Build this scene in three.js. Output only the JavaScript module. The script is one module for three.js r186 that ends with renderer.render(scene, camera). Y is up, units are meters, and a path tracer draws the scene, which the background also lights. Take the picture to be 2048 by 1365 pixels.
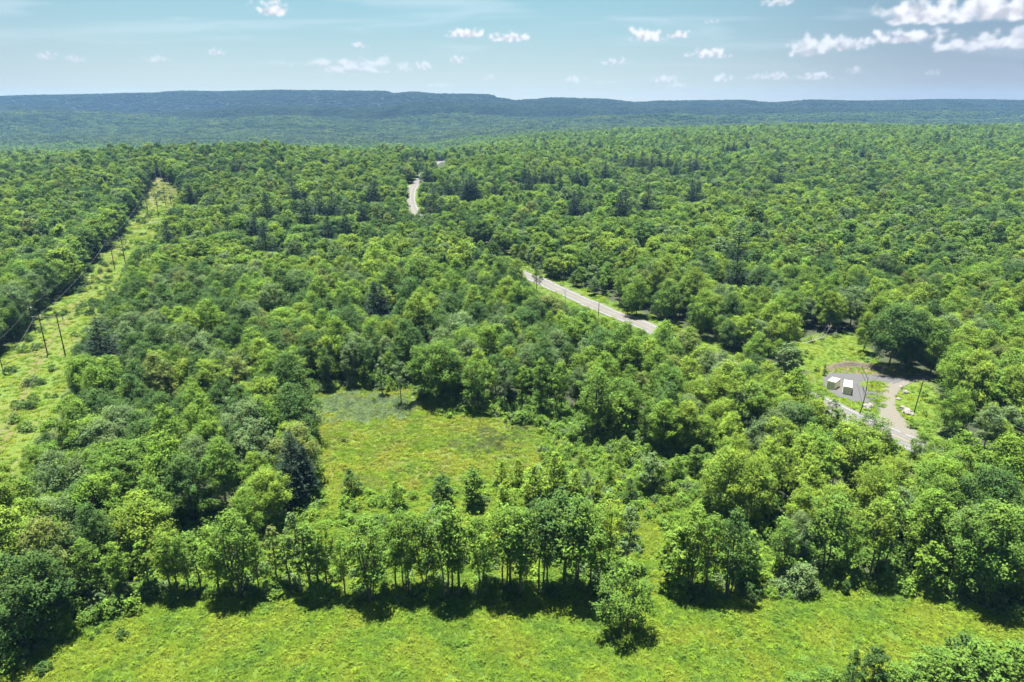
import * as THREE from 'three';
import { mergeGeometries } from 'three/addons/utils/BufferGeometryUtils.js';
import { createNoise2D } from 'simplex-noise';

// ---------------------------------------------------------------- camera, sky, sun, exposure
const EYE = 85, PITCH = Math.atan(470 / 1365);                 // a drone 85 m above the meadow, looking 19 degrees down
const scene = new THREE.Scene();
const camera = new THREE.PerspectiveCamera(2 * Math.atan(682.5 / 1365) * 180 / Math.PI, 2048 / 1365, 1, 60000);
camera.position.set(0, EYE, 0);
camera.rotation.set(-PITCH, 0, 0);
const renderer = new THREE.WebGLRenderer();
renderer.toneMapping = THREE.LinearToneMapping;
renderer.toneMappingExposure = 4;
renderer.shadowMap.enabled = true;
const SUN_AZ = -10 * Math.PI / 180, SUN_EL = 60 * Math.PI / 180;   // high, ahead of the camera and a little to the left
const sunDir = new THREE.Vector3(Math.sin(SUN_AZ) * Math.cos(SUN_EL), Math.sin(SUN_EL), -Math.cos(SUN_AZ) * Math.cos(SUN_EL));
const sun = new THREE.DirectionalLight(new THREE.Color(1, 0.95, 0.86), 5);
sun.position.copy(sunDir).multiplyScalar(900); sun.target.position.set(0, 0, -300);
sun.castShadow = true;
Object.assign(sun.shadow.camera, { left: -500, right: 500, top: 500, bottom: -500, near: 10, far: 2500 });
scene.add(sun, sun.target);
scene.fog = new THREE.FogExp2(new THREE.Color(0.28, 0.57, 1.0), 6.2e-5);

// ---------------------------------------------------------------- helpers
function rng(seed) { let a = seed >>> 0; return () => { a = (a + 0x6d2b79f5) | 0; let t = Math.imul(a ^ (a >>> 15), 1 | a); t = (t + Math.imul(t ^ (t >>> 7), 61 | t)) ^ t; return ((t ^ (t >>> 14)) >>> 0) / 4294967296; }; }
const noise = createNoise2D(rng(11)), noiseB = createNoise2D(rng(57));
const { clamp, smoothstep, lerp } = THREE.MathUtils;
const fbm = (x, y, n = 4, f = noise) => { let s = 0, a = 0.5; for (let i = 0; i < n; i++) { s += a * f(x, y); x = x * 2.03 + 17.1; y = y * 2.03 - 9.3; a *= 0.5; } return s; };
const bump = (a, b) => Math.exp(-(a * a + b * b));
const RGB = (r, g, b) => new THREE.Color().setRGB(r, g, b);
const used = new Map();
function numbered(name) { const n = used.get(name) ?? 0; used.set(name, n + 1); return n ? name + '_' + String(n).padStart(3, '0') : name; }
function tag(o, label, category, group, kind) { o.userData = { label }; if (category) o.userData.category = category; if (group) o.userData.group = group; if (kind) o.userData.kind = kind; return o; }
function part(name, geo, mat, parent) { const m = new THREE.Mesh(geo, mat); m.name = name; m.castShadow = m.receiveShadow = true; parent.add(m); return m; }
function top(name, geo, mat) { return part(numbered(name), geo, mat, scene); }
function base(name, x, y, z) { const g = new THREE.Group(); g.name = numbered(name); g.position.set(x, y, z); scene.add(g); return g; }
const structure = (o, label) => { o.userData = { kind: 'structure', label }; return o; };

// ---------------------------------------------------------------- the lie of the land: x to the right, d metres ahead of the camera
function height(x, d) {
  let h = 24 * bump((x + 330) / 300, (d - 780) / 210);
  h += 6 * bump((x + 40) / 260, (d - 900) / 260);
  h += 21 * smoothstep(d, 380, 1650) * smoothstep(x, -60, 620) * (1 - smoothstep(d, 1750, 2600));
  h += 8 * smoothstep(d, 500, 1300) * smoothstep(x / Math.max(d, 1), -0.12, 0.05) * (1 - smoothstep(d, 1400, 2200));
  h += (2.6 * noise(x / 170, d / 170) + 5 * noise(x / 420 + 4, d / 420)) * smoothstep(d, 420, 800);
  const left = 1 - smoothstep(x / Math.max(d, 1), -0.16, 0.06);  // the land falls into a wide valley on the left, less so on the right
  h -= 46 * left * smoothstep(d, 950, 1900) * (1 - 0.9 * smoothstep(d, 2300, 4200));
  h += smoothstep(d, 1500, 2600) * (-14 * (1 - left) + 12 * fbm(x / 900 + 3, d / 330, 3) + 30 * smoothstep(d, 2700, 4300) * (0.9 + 0.8 * fbm(x / 1500 - 8, d / 400 + 2, 3)));
  if (d > 2200) h += 52 * bump((x + 2350) / 620, (d - 3500) / 260) + 34 * bump((x + 1050) / 420, (d - 3300) / 220) + 30 * bump((x + 300) / 500, (d - 3750) / 240) + 44 * bump((x - 2000) / 900, (d - 3500) / 260) + 34 * bump((x - 700) / 500, (d - 3300) / 220) + 20 * bump((x - 1500) / 500, (d - 2800) / 180);
  h += 0.35 * noise(x / 21, d / 21) * smoothstep(d, 60, 140);
  return h;
}
const F = 1365, sP = Math.sin(PITCH), cP = Math.cos(PITCH);
function ground(px, py) {                                       // where the sight line through that point of the photograph meets the land
  const u = (px - 1024) / F, v = (682.5 - py) / F, dx = u, dy = v * cP - sP, dd = cP + v * sP;
  let t = 60, step = 4, fine = false;
  while (t < 9000) { if (EYE + dy * t < height(dx * t, dd * t)) { t -= step; if (step < 0.06) break; step /= 4; fine = true; } t += step; if (!fine) step = Math.max(4, t * 0.01); }
  return [dx * t, dd * t, t];
}
function seenAt(x, y, d) { const f = d * cP - (y - EYE) * sP, v = d * sP + (y - EYE) * cP; return [1024 + F * x / f, 682.5 - F * v / f, f]; }
const inside = (poly, x, y) => { let c = false; for (let i = 0, j = poly.length - 1; i < poly.length; j = i++) { const [ax, ay] = poly[i], [bx, by] = poly[j]; if ((ay > y) !== (by > y) && x < (bx - ax) * (y - ay) / (by - ay) + ax) c = !c; } return c; };
const onLand = (poly) => poly.map(([a, b]) => ground(a, b).slice(0, 2));
const edge = (poly, x, y) => { let m = 1e9; for (let i = 0, j = poly.length - 1; i < poly.length; j = i++) { const [ax, ay] = poly[j], [bx, by] = poly[i], k = clamp(((x - ax) * (bx - ax) + (y - ay) * (by - ay)) / ((bx - ax) ** 2 + (by - ay) ** 2 || 1), 0, 1); m = Math.min(m, Math.hypot(x - ax - k * (bx - ax), y - ay - k * (by - ay))); } return inside(poly, x, y) ? -m : m; };

// open ground as the photograph shows it
const VIEW = {
  meadow: [[-400, 1420], [0, 1346], [70, 1296], [150, 1244], [260, 1214], [330, 1196], [310, 1160], [400, 1100], [520, 1066], [600, 1040], [625, 990], [612, 790], [690, 772], [830, 778], [900, 815], [1090, 850], [1260, 905], [1400, 955], [1430, 1000], [1420, 1050], [1520, 1076], [1570, 1110], [1560, 1180], [1660, 1150], [1850, 1184], [1930, 1206], [2048, 1236], [2500, 1330], [2500, 1800], [-400, 1800]],
  marsh: [[618, 792], [690, 775], [830, 780], [880, 830], [1080, 850], [1092, 925], [1000, 960], [880, 975], [760, 985], [640, 985]],
  clearing: [[-260, 850], [0, 716], [56, 660], [110, 606], [160, 566], [205, 512], [258, 446], [300, 384], [306, 352], [325, 358], [352, 380], [366, 396], [330, 430], [322, 466], [268, 500], [232, 566], [190, 630], [152, 690], [128, 760], [112, 830], [66, 890], [52, 950], [0, 1000], [-400, 1150]],
  field: [[1585, 688], [1640, 672], [1700, 668], [1726, 690], [1750, 722], [1800, 738], [1846, 744], [1850, 766], [1880, 800], [1872, 860], [1826, 872], [1800, 892], [1752, 880], [1690, 842], [1640, 790], [1634, 750], [1600, 726]],
};
const LAND = Object.fromEntries(Object.entries(VIEW).map(([k, p]) => [k, onLand(p)]));
const REED_A = onLand([[620, 806], [700, 784], [834, 790], [830, 826], [770, 850], [700, 850], [640, 852]]), REED_B = onLand([[890, 890], [950, 852], [1050, 846], [1066, 876], [1010, 918], [900, 918]]);
const KEEP = [                                                   // ground, road and track in plain view: nothing tall stands in front of these
  [[150, 1250], [330, 1205], [700, 1205], [1190, 1205], [1340, 1195], [1540, 1200], [1660, 1170], [1930, 1215], [2048, 1240], [2048, 1365], [0, 1365], [60, 1300]],
  [[640, 800], [820, 795], [880, 840], [1060, 870], [1080, 930], [900, 965], [700, 970], [645, 950]],
  [[1088, 568], [1120, 566], [1180, 580], [1305, 640], [1300, 660], [1180, 620], [1090, 588]],
  [[815, 390], [830, 368], [834, 370], [834, 428], [824, 428]], [[872, 316], [892, 314], [890, 332], [874, 334]],
  [[1605, 700], [1700, 678], [1724, 706], [1744, 732], [1835, 752], [1838, 770], [1856, 800], [1852, 840], [1812, 862], [1790, 880], [1766, 858], [1738, 834], [1712, 822], [1672, 800], [1655, 770], [1610, 728]],
  [[5, 722], [66, 662], [110, 613], [163, 567], [212, 512], [262, 446], [301, 386], [307, 355], [325, 360], [356, 392], [326, 432], [318, 464], [264, 502], [228, 568], [186, 632], [148, 692], [122, 760], [106, 828], [60, 888], [10, 950]],
  [[1292, 1030], [1334, 1030], [1340, 1185], [1302, 1185]], [[1058, 552], [1092, 566], [1092, 582], [1058, 562]], [[806, 319], [862, 318], [862, 323], [806, 324]],
  [[1120, 548], [1136, 548], [1136, 575], [1120, 575]],
];
const road_points = [[1930, 930], [1790, 872], [1690, 830], [1600, 788], [1450, 726], [1300, 658], [1200, 617], [1100, 572], [1040, 547], [960, 505], [870, 460], [833, 430], [821, 404], [824, 378], [842, 356], [862, 336], [882, 323], [892, 317]];
const roadCurve = new THREE.CatmullRomCurve3(road_points.map(([a, b]) => { const [x, d] = ground(a, b); return new THREE.Vector3(x, 0, d); }), false, 'centripetal');
const roadLine = roadCurve.getSpacedPoints(220);
const cutLine = new THREE.CatmullRomCurve3([[-60, 1000], [20, 840], [70, 730], [150, 612], [196, 556], [236, 500], [276, 452], [312, 402]].map(([a, b]) => { const [x, d] = ground(a, b); return new THREE.Vector3(x, 0, d); })).getSpacedPoints(160);
const toLine = (line, x, d) => { let m = 1e9; for (const p of line) m = Math.min(m, (p.x - x) ** 2 + (p.z - d) ** 2); return Math.sqrt(m); };

// ---------------------------------------------------------------- sky: air and clouds, as one computed picture of all directions
{
  const W = 4096, H = 2048, data = new Float32Array(W * H * 4), random = rng(5);
  const clouds = [];
  const add = (px, py, w, h, s, thin = 1) => { const u = (px - 1024) / F, v = (682.5 - py) / F, y = v * cP - sP, f = cP + v * sP, az = Math.atan2(u, f), el = Math.atan2(y, Math.hypot(u, f)); clouds.push({ az, el, w: w * 1.22 / F, h: h * 1.2 / F, s, thin, q: random() * 90 }); };
  add(541, 22, 30, 14, 1); add(932, 68, 34, 10, 1); add(1020, 77, 38, 10, .95); add(1292, 74, 36, 15, 1.05); add(1358, 71, 20, 8, .9); add(1422, 109, 38, 10, .95);
  add(712, 136, 78, 15, .6); add(848, 134, 20, 8, .7); add(916, 121, 16, 8, .7); add(718, 91, 15, 6, .75); add(434, 106, 13, 6, .75); add(979, 156, 12, 7, .5); add(92, 114, 14, 6, .55); add(150, 119, 16, 5, .5); add(313, 121, 18, 6, .5); add(876, 172, 20, 5, .35);
  add(1620, 100, 48, 20, .8); add(1690, 92, 34, 14, .7); add(1812, 76, 52, 14, .95); add(1846, 30, 56, 23, 1.05); add(1896, 40, 36, 11, .85); add(1994, 22, 44, 27, 1.05); add(1946, 92, 58, 15, .8); add(2052, 82, 44, 18, .75);
  add(1228, 124, 22, 8, .6); add(1150, 162, 20, 8, .55); add(1328, 160, 24, 7, .65); add(1352, 172, 14, 5, .5); add(1441, 159, 18, 9, .75); add(1512, 155, 13, 6, .5); add(1552, 154, 22, 7, .65); add(1632, 154, 26, 7, .7); add(1712, 142, 12, 6, .5); add(1555, 6, 26, 8, .7); add(1424, 44, 12, 4, .5); add(1865, 146, 12, 5, .3); add(1210, 165, 20, 5, .25); add(555, 127, 22, 4, .25); add(1740, 86, 14, 7, .5);
  for (let i = 0; i < 150; i++) {                               // the same fair-weather clouds all round and overhead
    const az = random() * 6.283 - 3.1416, el = 0.02 + 1.0 * random() ** 1.7, k = 0.4 + el * 2.2, s = 0.012 + 0.022 * random();
    if (Math.abs(az) < 0.72 && el < 0.17) continue;
    clouds.push({ az, el, w: s * k * 1.6, h: s * k * 0.55, s: 0.6 + 0.4 * random(), thin: 1, q: random() * 90 });
  }
  const bins = Array.from({ length: 128 }, () => []);
  for (const c of clouds) { const w = c.w * 1.7 / Math.max(0.3, Math.cos(c.el)); for (let b = Math.floor((c.az - w + Math.PI) / (2 * Math.PI) * 128); b <= Math.floor((c.az + w + Math.PI) / (2 * Math.PI) * 128); b++) bins[(b + 256) % 128].push(c); }
  for (let row = 0; row < H; row++) {
    const el = ((row + 0.5) / H - 0.5) * Math.PI, up = Math.max(0, Math.sin(el));
    for (let col = 0; col < W; col++) {
      const i = (row * W + col) * 4;
      const round = ((col + 0.5) / W - 0.5) * 2 * Math.PI;      // u = atan2(z, x)
      let az = round + Math.PI / 2; if (az > Math.PI) az -= 2 * Math.PI;   // 0 straight ahead (-z), positive to the right
      const apart = Math.cos(el) * Math.cos(SUN_EL) * Math.cos(az - SUN_AZ) + Math.sin(el) * Math.sin(SUN_EL);
      const glow = Math.max(0, apart), k = Math.exp(-up * 9), z = Math.exp(-up * 2.2);
      let r = 0.014 + 0.066 * z + 0.228 * k, g = 0.044 + 0.240 * z + 0.016 * k, b = 0.082 + 0.290 * z - 0.125 * k;
      const lit = 0.76 + 0.30 * glow ** 3 + 0.3 * glow ** 24; r *= lit * 0.98; g *= lit; b *= lit;
      const side = 1 - smoothstep(Math.cos(az - SUN_AZ), 0.72, 0.99); r *= 1 - 0.34 * side; g *= 1 - 0.38 * side; b *= 1 - 0.27 * side;
      if (el > 0) {
        const cx = Math.sin(az) / (up + 0.09), cz = Math.cos(az) / (up + 0.09);
        const wisp = smoothstep(fbm(cx * 0.35 + 0.12 * fbm(cx, cz, 2), cz * 0.9 + 4, 4), 0.02, 0.55) * 0.30 * smoothstep(el, 0.02, 0.12);
        r = lerp(r, 0.255, wisp); g = lerp(g, 0.29, wisp); b = lerp(b, 0.31, wisp);
        for (const c of bins[Math.floor((az + Math.PI) / (2 * Math.PI) * 128) % 128]) {
          let da = az - c.az; if (da > Math.PI) da -= 2 * Math.PI; if (da < -Math.PI) da += 2 * Math.PI;
          const u = da * Math.cos(c.el) / c.w, v = (el - c.el) / c.h;
          if (Math.abs(u) > 1.7 || v > 1.9 || v < -1.5) continue;
          const m = Math.min(c.w / c.h, 3), n = fbm(u * 0.85 * m + c.q, v * 0.9 + c.q, 5, noiseB), n0 = noiseB(u * 0.6 * m + c.q, v * 0.5 + 3);
          const shape = 1.05 - Math.hypot(u, v < 0 ? v * 1.3 : v * 0.9) + n * 0.62 + n0 * 0.3 - Math.max(0, -v - 0.32) * 1.9;
          const a = smoothstep(shape, 0.14, 0.74) * Math.min(1, c.s * 1.0);
          if (a <= 0) continue;
          const body = clamp(0.50 + 0.36 * v + 0.75 * n, 0, 1), hi = lerp(0.19, 0.30, smoothstep(body, 0.18, 0.80));
          r = lerp(r, hi * 1.0, a); g = lerp(g, hi * 1.01, a); b = lerp(b, hi * 1.03 + (1 - body) * 0.02, a);
        }
      }
      data[i] = r * 0.85; data[i + 1] = g * 0.85; data[i + 2] = b * 0.86; data[i + 3] = 1;
    }
  }
  const sky = new THREE.DataTexture(data, W, H, THREE.RGBAFormat, THREE.FloatType);
  sky.mapping = THREE.EquirectangularReflectionMapping; sky.magFilter = THREE.LinearFilter; sky.needsUpdate = true;
  scene.background = sky; scene.environment = sky;
}

// ---------------------------------------------------------------- surfaces
function speckle(size, low, high, seed, f) {                     // grey grain around 1 that keeps its real size; repeats without a seam
  const data = new Uint8Array(size * size * 4), random = rng(seed), n = createNoise2D(random);
  for (let y = 0; y < size; y++) for (let x = 0; x < size; x++) {
    const a = x / size * 6.2832, wrap = (s, o) => { const bx = x / size, by = y / size; const e = (p, q) => fbm(p * s + o, q * s, 3, n); return lerp(lerp(e(bx, by), e(bx - 1, by), bx), lerp(e(bx, by - 1), e(bx - 1, by - 1), bx), by) * 1.5; };
    const v = f(wrap, random, a), k = clamp(lerp(low, high, v), 0, 1) * 255, i = (y * size + x) * 4;
    data[i] = data[i + 1] = data[i + 2] = k; data[i + 3] = 255;
  }
  const t = new THREE.DataTexture(data, size, size); t.wrapS = t.wrapT = THREE.RepeatWrapping; t.magFilter = THREE.LinearFilter; t.colorSpace = THREE.SRGBColorSpace; t.needsUpdate = true;
  return t;
}
const grainSoil = speckle(512, 0.66, 1, 3, (w, r) => clamp(0.55 + 0.5 * w(9, 0) + 0.35 * w(34, 5) + (r() - 0.5) * 0.35, 0, 1));
const grainRoad = speckle(512, 0.80, 1, 4, (w, r) => clamp(0.6 + 0.45 * w(4, 0) + 0.25 * w(24, 5) + (r() - 0.5) * 0.3, 0, 1));
const std = (color, rest = {}) => new THREE.MeshStandardMaterial({ color, roughness: 1, metalness: 0, ...rest });
const leafy = (color, through = 0.22) => new THREE.MeshPhysicalMaterial({ color, roughness: 0.95, specularIntensity: 0.25, transmission: through, thickness: 0, vertexColors: true, side: THREE.DoubleSide });
const bark = std(RGB(0.075, 0.062, 0.05)), paleBark = std(RGB(0.20, 0.185, 0.16)), deadWood = std(RGB(0.30, 0.28, 0.25)), creosote = std(RGB(0.045, 0.036, 0.03), { roughness: 0.9 });

// ---------------------------------------------------------------- land: one sheet from under the camera to the far plain
{
  const rows = [], cols = [];
  for (let d = -60; d < 5400;) { rows.push(d); d += d < 700 ? 2.6 : 2.6 + (d - 700) * 0.012; }
  for (let i = -190; i <= 190; i++) cols.push(Math.sign(i) * (Math.abs(i) / 190) ** 1.25);
  const pos = [], col = [], uv = [], index = [], c = new THREE.Color();
  const tones = {
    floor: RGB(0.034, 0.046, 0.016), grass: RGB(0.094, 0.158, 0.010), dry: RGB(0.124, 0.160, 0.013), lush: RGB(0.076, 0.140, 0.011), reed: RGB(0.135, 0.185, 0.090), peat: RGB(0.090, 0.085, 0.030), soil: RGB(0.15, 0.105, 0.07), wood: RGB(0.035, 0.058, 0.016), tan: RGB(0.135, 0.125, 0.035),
  };
  const earth = onLand([[1650, 742], [1662, 728], [1700, 722], [1740, 728], [1800, 736], [1835, 748], [1800, 756], [1700, 748]]);
  for (const d of rows) for (const s of cols) {
    const x = s * (230 + Math.max(d, 0) * 1.12), y = height(x, d);
    pos.push(x, y, -d); uv.push(x / 9, d / 9);
    const n1 = fbm(x / 26, d / 26, 3), n2 = fbm(x / 7 + 40, d / 7, 3), near = d < 900;
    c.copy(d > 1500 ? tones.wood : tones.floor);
    if (near && d > 40) {
      const em = edge(LAND.meadow, x, d);
      if (em < 6) {
        const w = smoothstep(-em + n2 * 5, -6, 2);
        const g = new THREE.Color().copy(tones.grass).lerp(tones.lush, smoothstep(n1, -0.1, 0.4)).lerp(tones.dry, 0.55 * smoothstep(n2 + n1 * 0.5, 0.12, 0.6));
        const er = edge(LAND.marsh, x, d);
        if (er < 4) g.lerp(tones.dry, 0.75 * smoothstep(-er, -4, 6)).lerp(tones.tan, 0.5 * smoothstep(n1, 0, 0.4)).lerp(tones.peat, 0.5 * smoothstep(n1 * 0.6 - n2, 0.05, 0.5));
        c.lerp(g, w);
      }
      const ec = edge(LAND.clearing, x, d);
      if (ec < 5) c.lerp(new THREE.Color().copy(tones.grass).lerp(tones.dry, 0.7 * smoothstep(n1, -0.2, 0.35)).lerp(tones.soil, 0.45 * smoothstep(n2 + n1, 0.38, 0.66)).lerp(tones.soil, 0.4 * smoothstep(d, 540, 620)).lerp(tones.tan, 0.8 * (1 - smoothstep(Math.abs(toLine(cutLine, x, d) - 1.1), 0.5, 1.4))), smoothstep(-ec + n2 * 4, -5, 1));
      const ef = edge(LAND.field, x, d);
      if (ef < 4) {
        const g = new THREE.Color().copy(tones.grass).lerp(tones.dry, 0.4 * smoothstep(n1, -0.1, 0.4));
        const ee = edge(earth, x, d);
        if (ee < 2) g.lerp(tones.soil, smoothstep(-ee + n2 * 3, -2, 1.5));
        c.lerp(g, smoothstep(-ef + n2 * 3, -4, 1));
      }
      const rd = Math.min(edge(REED_A, x, d), edge(REED_B, x, d)); if (rd < 5) c.lerp(tones.reed, 0.85 * smoothstep(-rd + n2 * 9, -4, 7));
      const er = toLine(roadLine, x, d);
      if (er < 16) c.lerp(tones.grass, 0.85 * (1 - smoothstep(er + n2 * 3, 9, 14)));
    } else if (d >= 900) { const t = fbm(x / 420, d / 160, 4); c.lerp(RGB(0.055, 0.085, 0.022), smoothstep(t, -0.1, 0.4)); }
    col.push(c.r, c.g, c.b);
  }
  const n = cols.length;
  for (let r = 0; r + 1 < rows.length; r++) for (let i = 0; i + 1 < n; i++) { const a = r * n + i; index.push(a, a + 1, a + n, a + 1, a + n + 1, a + n); }
  const g = new THREE.BufferGeometry();
  g.setAttribute('position', new THREE.Float32BufferAttribute(pos, 3)); g.setAttribute('color', new THREE.Float32BufferAttribute(col, 3)); g.setAttribute('uv', new THREE.Float32BufferAttribute(uv, 2));
  g.setIndex(index); g.computeVertexNormals();
  structure(top('ground', g, std(0xffffff, { vertexColors: true, map: grainSoil, bumpMap: grainSoil, bumpScale: 0.12 })), 'rolling wooded land with a bright meadow, marsh and cleared strip');
}

// ---------------------------------------------------------------- hills and mountain ridges far behind
const ridgeSpots = [];                                           // where trees stand on the far hills
function ridge(name, label, profile, D, deep, color, floor) {     // profile: skyline points of the photograph; the crest stands D metres away
  const crest = (x) => { const px = 1024 + F * x / (D * cP); let a = profile[0], b = profile[0]; for (const p of profile) { b = p; if (p[0] > px) break; a = p; } const k = b[0] === a[0] ? 0 : clamp((px - a[0]) / (b[0] - a[0]), 0, 1), py = lerp(a[1], b[1], k * k * (3 - 2 * k)), v = (682.5 - py) / F; return EYE + D * (v * cP - sP) / (cP + v * sP); };
  const pos = [], col = [], index = [], nx = 620, nd = 44, wide = D * 1.25;
  for (let j = 0; j <= nd; j++) for (let i = 0; i <= nx; i++) {
    const x = (i / nx * 2 - 1) * wide, t = j / nd * 2 - 1, d = D + t * deep + 260 * noise(x / 2600, D), k = Math.cos(clamp(t, -1, 1) * Math.PI / 2) ** 1.15;
    const gully = fbm(x / 330 + D, t * 1.3, 4) * 0.34 * k * (1 - k) * 4;
    const y = floor + (crest(x) - floor) * clamp(k + gully * 0.5, 0, 1.0) + 2.5 * fbm(x / 55, d / 55, 2);
    pos.push(x, y, -d); if (t < 0.15 && Math.abs(x) < d * 0.9) ridgeSpots.push([x, y, d]);
    const q = 1 + 0.9 * fbm(x / 160, d / 260, 4); col.push(color[0] * q, color[1] * q, color[2] * q);
  }
  for (let j = 0; j < nd; j++) for (let i = 0; i < nx; i++) { const a = j * (nx + 1) + i; index.push(a, a + 1, a + nx + 1, a + 1, a + nx + 2, a + nx + 1); }
  const g = new THREE.BufferGeometry();
  g.setAttribute('position', new THREE.Float32BufferAttribute(pos, 3)); g.setAttribute('color', new THREE.Float32BufferAttribute(col, 3)); g.setIndex(index); g.computeVertexNormals();
  return structure(top(name, g, std(0xffffff, { vertexColors: true })), label);
}
ridge('mountain_ridge', 'long flat-topped blue mountain ridge along the left skyline', [[-700, 204], [-200, 199], [0, 197], [130, 192], [300, 187], [356, 183], [420, 184], [560, 182], [768, 184], [788, 189], [832, 186], [880, 190], [975, 191], [996, 198], [1036, 204], [1100, 216], [1400, 226], [3200, 240]], 4900, 800, [0.007, 0.010, 0.008], 0);
ridge('mountain_ridge', 'low blue mountain ridge along the right skyline', [[-900, 240], [700, 236], [900, 216], [1010, 205], [1060, 201], [1110, 197], [1200, 199], [1290, 206], [1345, 203], [1480, 202], [1546, 207], [1622, 202], [1700, 204], [1900, 201], [2048, 203], [2600, 202], [3200, 206]], 4600, 700, [0.007, 0.011, 0.008], 0);
ridge('hill', 'low wooded hill before the mountain ridge', [[-900, 214], [-100, 214], [80, 214], [150, 221], [300, 228], [440, 224], [540, 214], [640, 215], [760, 217], [850, 206], [960, 208], [1090, 212], [1200, 214], [1500, 218], [1900, 217], [2100, 219], [3200, 218]], 4050, 480, [0.009, 0.017, 0.009], 0);

// ---------------------------------------------------------------- ribbons and patches laid on the land
function smooth(points, n) { const c = new THREE.CatmullRomCurve3(points.map(([a, b, w]) => { const [x, d] = ground(a, b); return new THREE.Vector3(x, w ?? 0, d); }), false, 'centripetal'); return c.getSpacedPoints(n); }
function ribbon(line, from, to, lift, across = 4) {              // strip between two offsets (metres, or functions of the point) to the right of a line
  const pos = [], uv = [], index = []; let run = 0;
  line.forEach((p, i) => {
    const a = line[Math.max(0, i - 1)], b = line[Math.min(line.length - 1, i + 1)], dx = b.x - a.x, dz = b.z - a.z, l = Math.hypot(dx, dz) || 1;
    if (i) run += Math.hypot(p.x - line[i - 1].x, p.z - line[i - 1].z);
    const f = typeof from === 'function' ? from(p, i) : from, t = typeof to === 'function' ? to(p, i) : to;
    for (let k = 0; k <= across; k++) { const o = lerp(f, t, k / across), x = p.x + dz / l * o, d = p.z - dx / l * o; pos.push(x, height(x, d) + lift, -d); uv.push(o / 5, run / 5); }
  });
  const n = across + 1;
  for (let i = 0; i + 1 < line.length; i++) for (let k = 0; k < across; k++) { const a = i * n + k; index.push(a, a + n, a + 1, a + 1, a + n, a + n + 1); }
  const g = new THREE.BufferGeometry();
  g.setAttribute('position', new THREE.Float32BufferAttribute(pos, 3)); g.setAttribute('uv', new THREE.Float32BufferAttribute(uv, 2)); g.setIndex(index); g.computeVertexNormals();
  return g;
}
function patch(points, lift, ragged = 0.6, step = 1.2) {         // an irregular sheet on the land
  const poly = onLand(points), out = [], random = rng(points.length * 31);
  poly.forEach(([ax, ad], i) => { const [bx, bd] = poly[(i + 1) % poly.length], n = Math.max(1, Math.round(Math.hypot(bx - ax, bd - ad) / step)); for (let k = 0; k < n; k++) out.push(new THREE.Vector2(lerp(ax, bx, k / n) + (random() - 0.5) * ragged, lerp(ad, bd, k / n) + (random() - 0.5) * ragged)); });
  const faces = THREE.ShapeUtils.triangulateShape(out, []), g = new THREE.BufferGeometry();
  g.setAttribute('position', new THREE.Float32BufferAttribute(out.flatMap((p) => [p.x, height(p.x, p.y) + lift, -p.y]), 3));
  g.setAttribute('uv', new THREE.Float32BufferAttribute(out.flatMap((p) => [p.x / 5, p.y / 5]), 2)); g.setIndex(faces.flat()); g.computeVertexNormals();
  return g;
}
const asphalt = std(RGB(0.122, 0.122, 0.119), { map: grainRoad, roughness: 0.95 }), gravel = std(RGB(0.094, 0.096, 0.098), { map: grainSoil, bumpMap: grainSoil, bumpScale: 0.05 });
const paleGravel = std(RGB(0.160, 0.150, 0.126), { map: grainSoil, bumpMap: grainSoil, bumpScale: 0.05 });
const whiteLine = std(RGB(0.34, 0.34, 0.33)), yellowLine = std(RGB(0.22, 0.16, 0.06)), wheelWear = std(RGB(0.102, 0.100, 0.099), { map: grainRoad });
const road = structure(top('road', ribbon(roadLine, -4.7, 4.7, 0.16, 6), asphalt), 'pale two-lane country road curving away through the forest');
part('white_edge_line', ribbon(roadLine, -3.58, -3.45, 0.172, 1), whiteLine, road); part('white_edge_line_001', ribbon(roadLine, 3.45, 3.58, 0.172, 1), whiteLine, road);
part('yellow_centre_line', ribbon(roadLine, -0.24, -0.1, 0.172, 1), yellowLine, road); part('yellow_centre_line_001', ribbon(roadLine, 0.1, 0.24, 0.172, 1), yellowLine, road);
[[-2.75, -2.25], [-1.1, -0.65], [0.65, 1.1], [2.25, 2.75]].forEach(([a, b], i) => part('tyre_track' + (i ? '_00' + i : ''), ribbon(roadLine, a, b, 0.166, 1), wheelWear, road));
const driveLine = smooth([[1862, 755, 1.6], [1830, 758, 1.8], [1802, 767, 2.0], [1783, 781, 2.1], [1775, 800, 2.1], [1778, 822, 2.3], [1787, 846, 4.2], [1793, 866, 7]], 40);
structure(top('gravel_yard', patch([[1646, 754], [1662, 747], [1700, 747], [1760, 751], [1800, 755], [1838, 752], [1822, 760], [1786, 770], [1768, 783], [1764, 806], [1770, 834], [1764, 838], [1752, 812], [1736, 807], [1706, 803], [1672, 793], [1650, 774]], 0.1, 0.8), gravel), 'grey gravel yard round the two cream containers');
structure(top('driveway', ribbon(driveLine, (p) => -p.y, (p) => p.y, 0.13, 5), paleGravel), 'pale curved driveway from the road past the gravel yard');
structure(top('field', patch([[796, 316], [830, 317], [872, 316], [874, 323], [840, 324], [800, 324]], 0.25, 2, 8), std(RGB(0.14, 0.17, 0.05), { map: grainSoil })), 'small pale grass field left of the far road bend');
structure(top('track', ribbon(smooth([[262, 448], [296, 444], [330, 441], [352, 440]], 20), -1.4, 1.4, 0.1), paleGravel), 'pale gravel track crossing the cleared strip');

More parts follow.
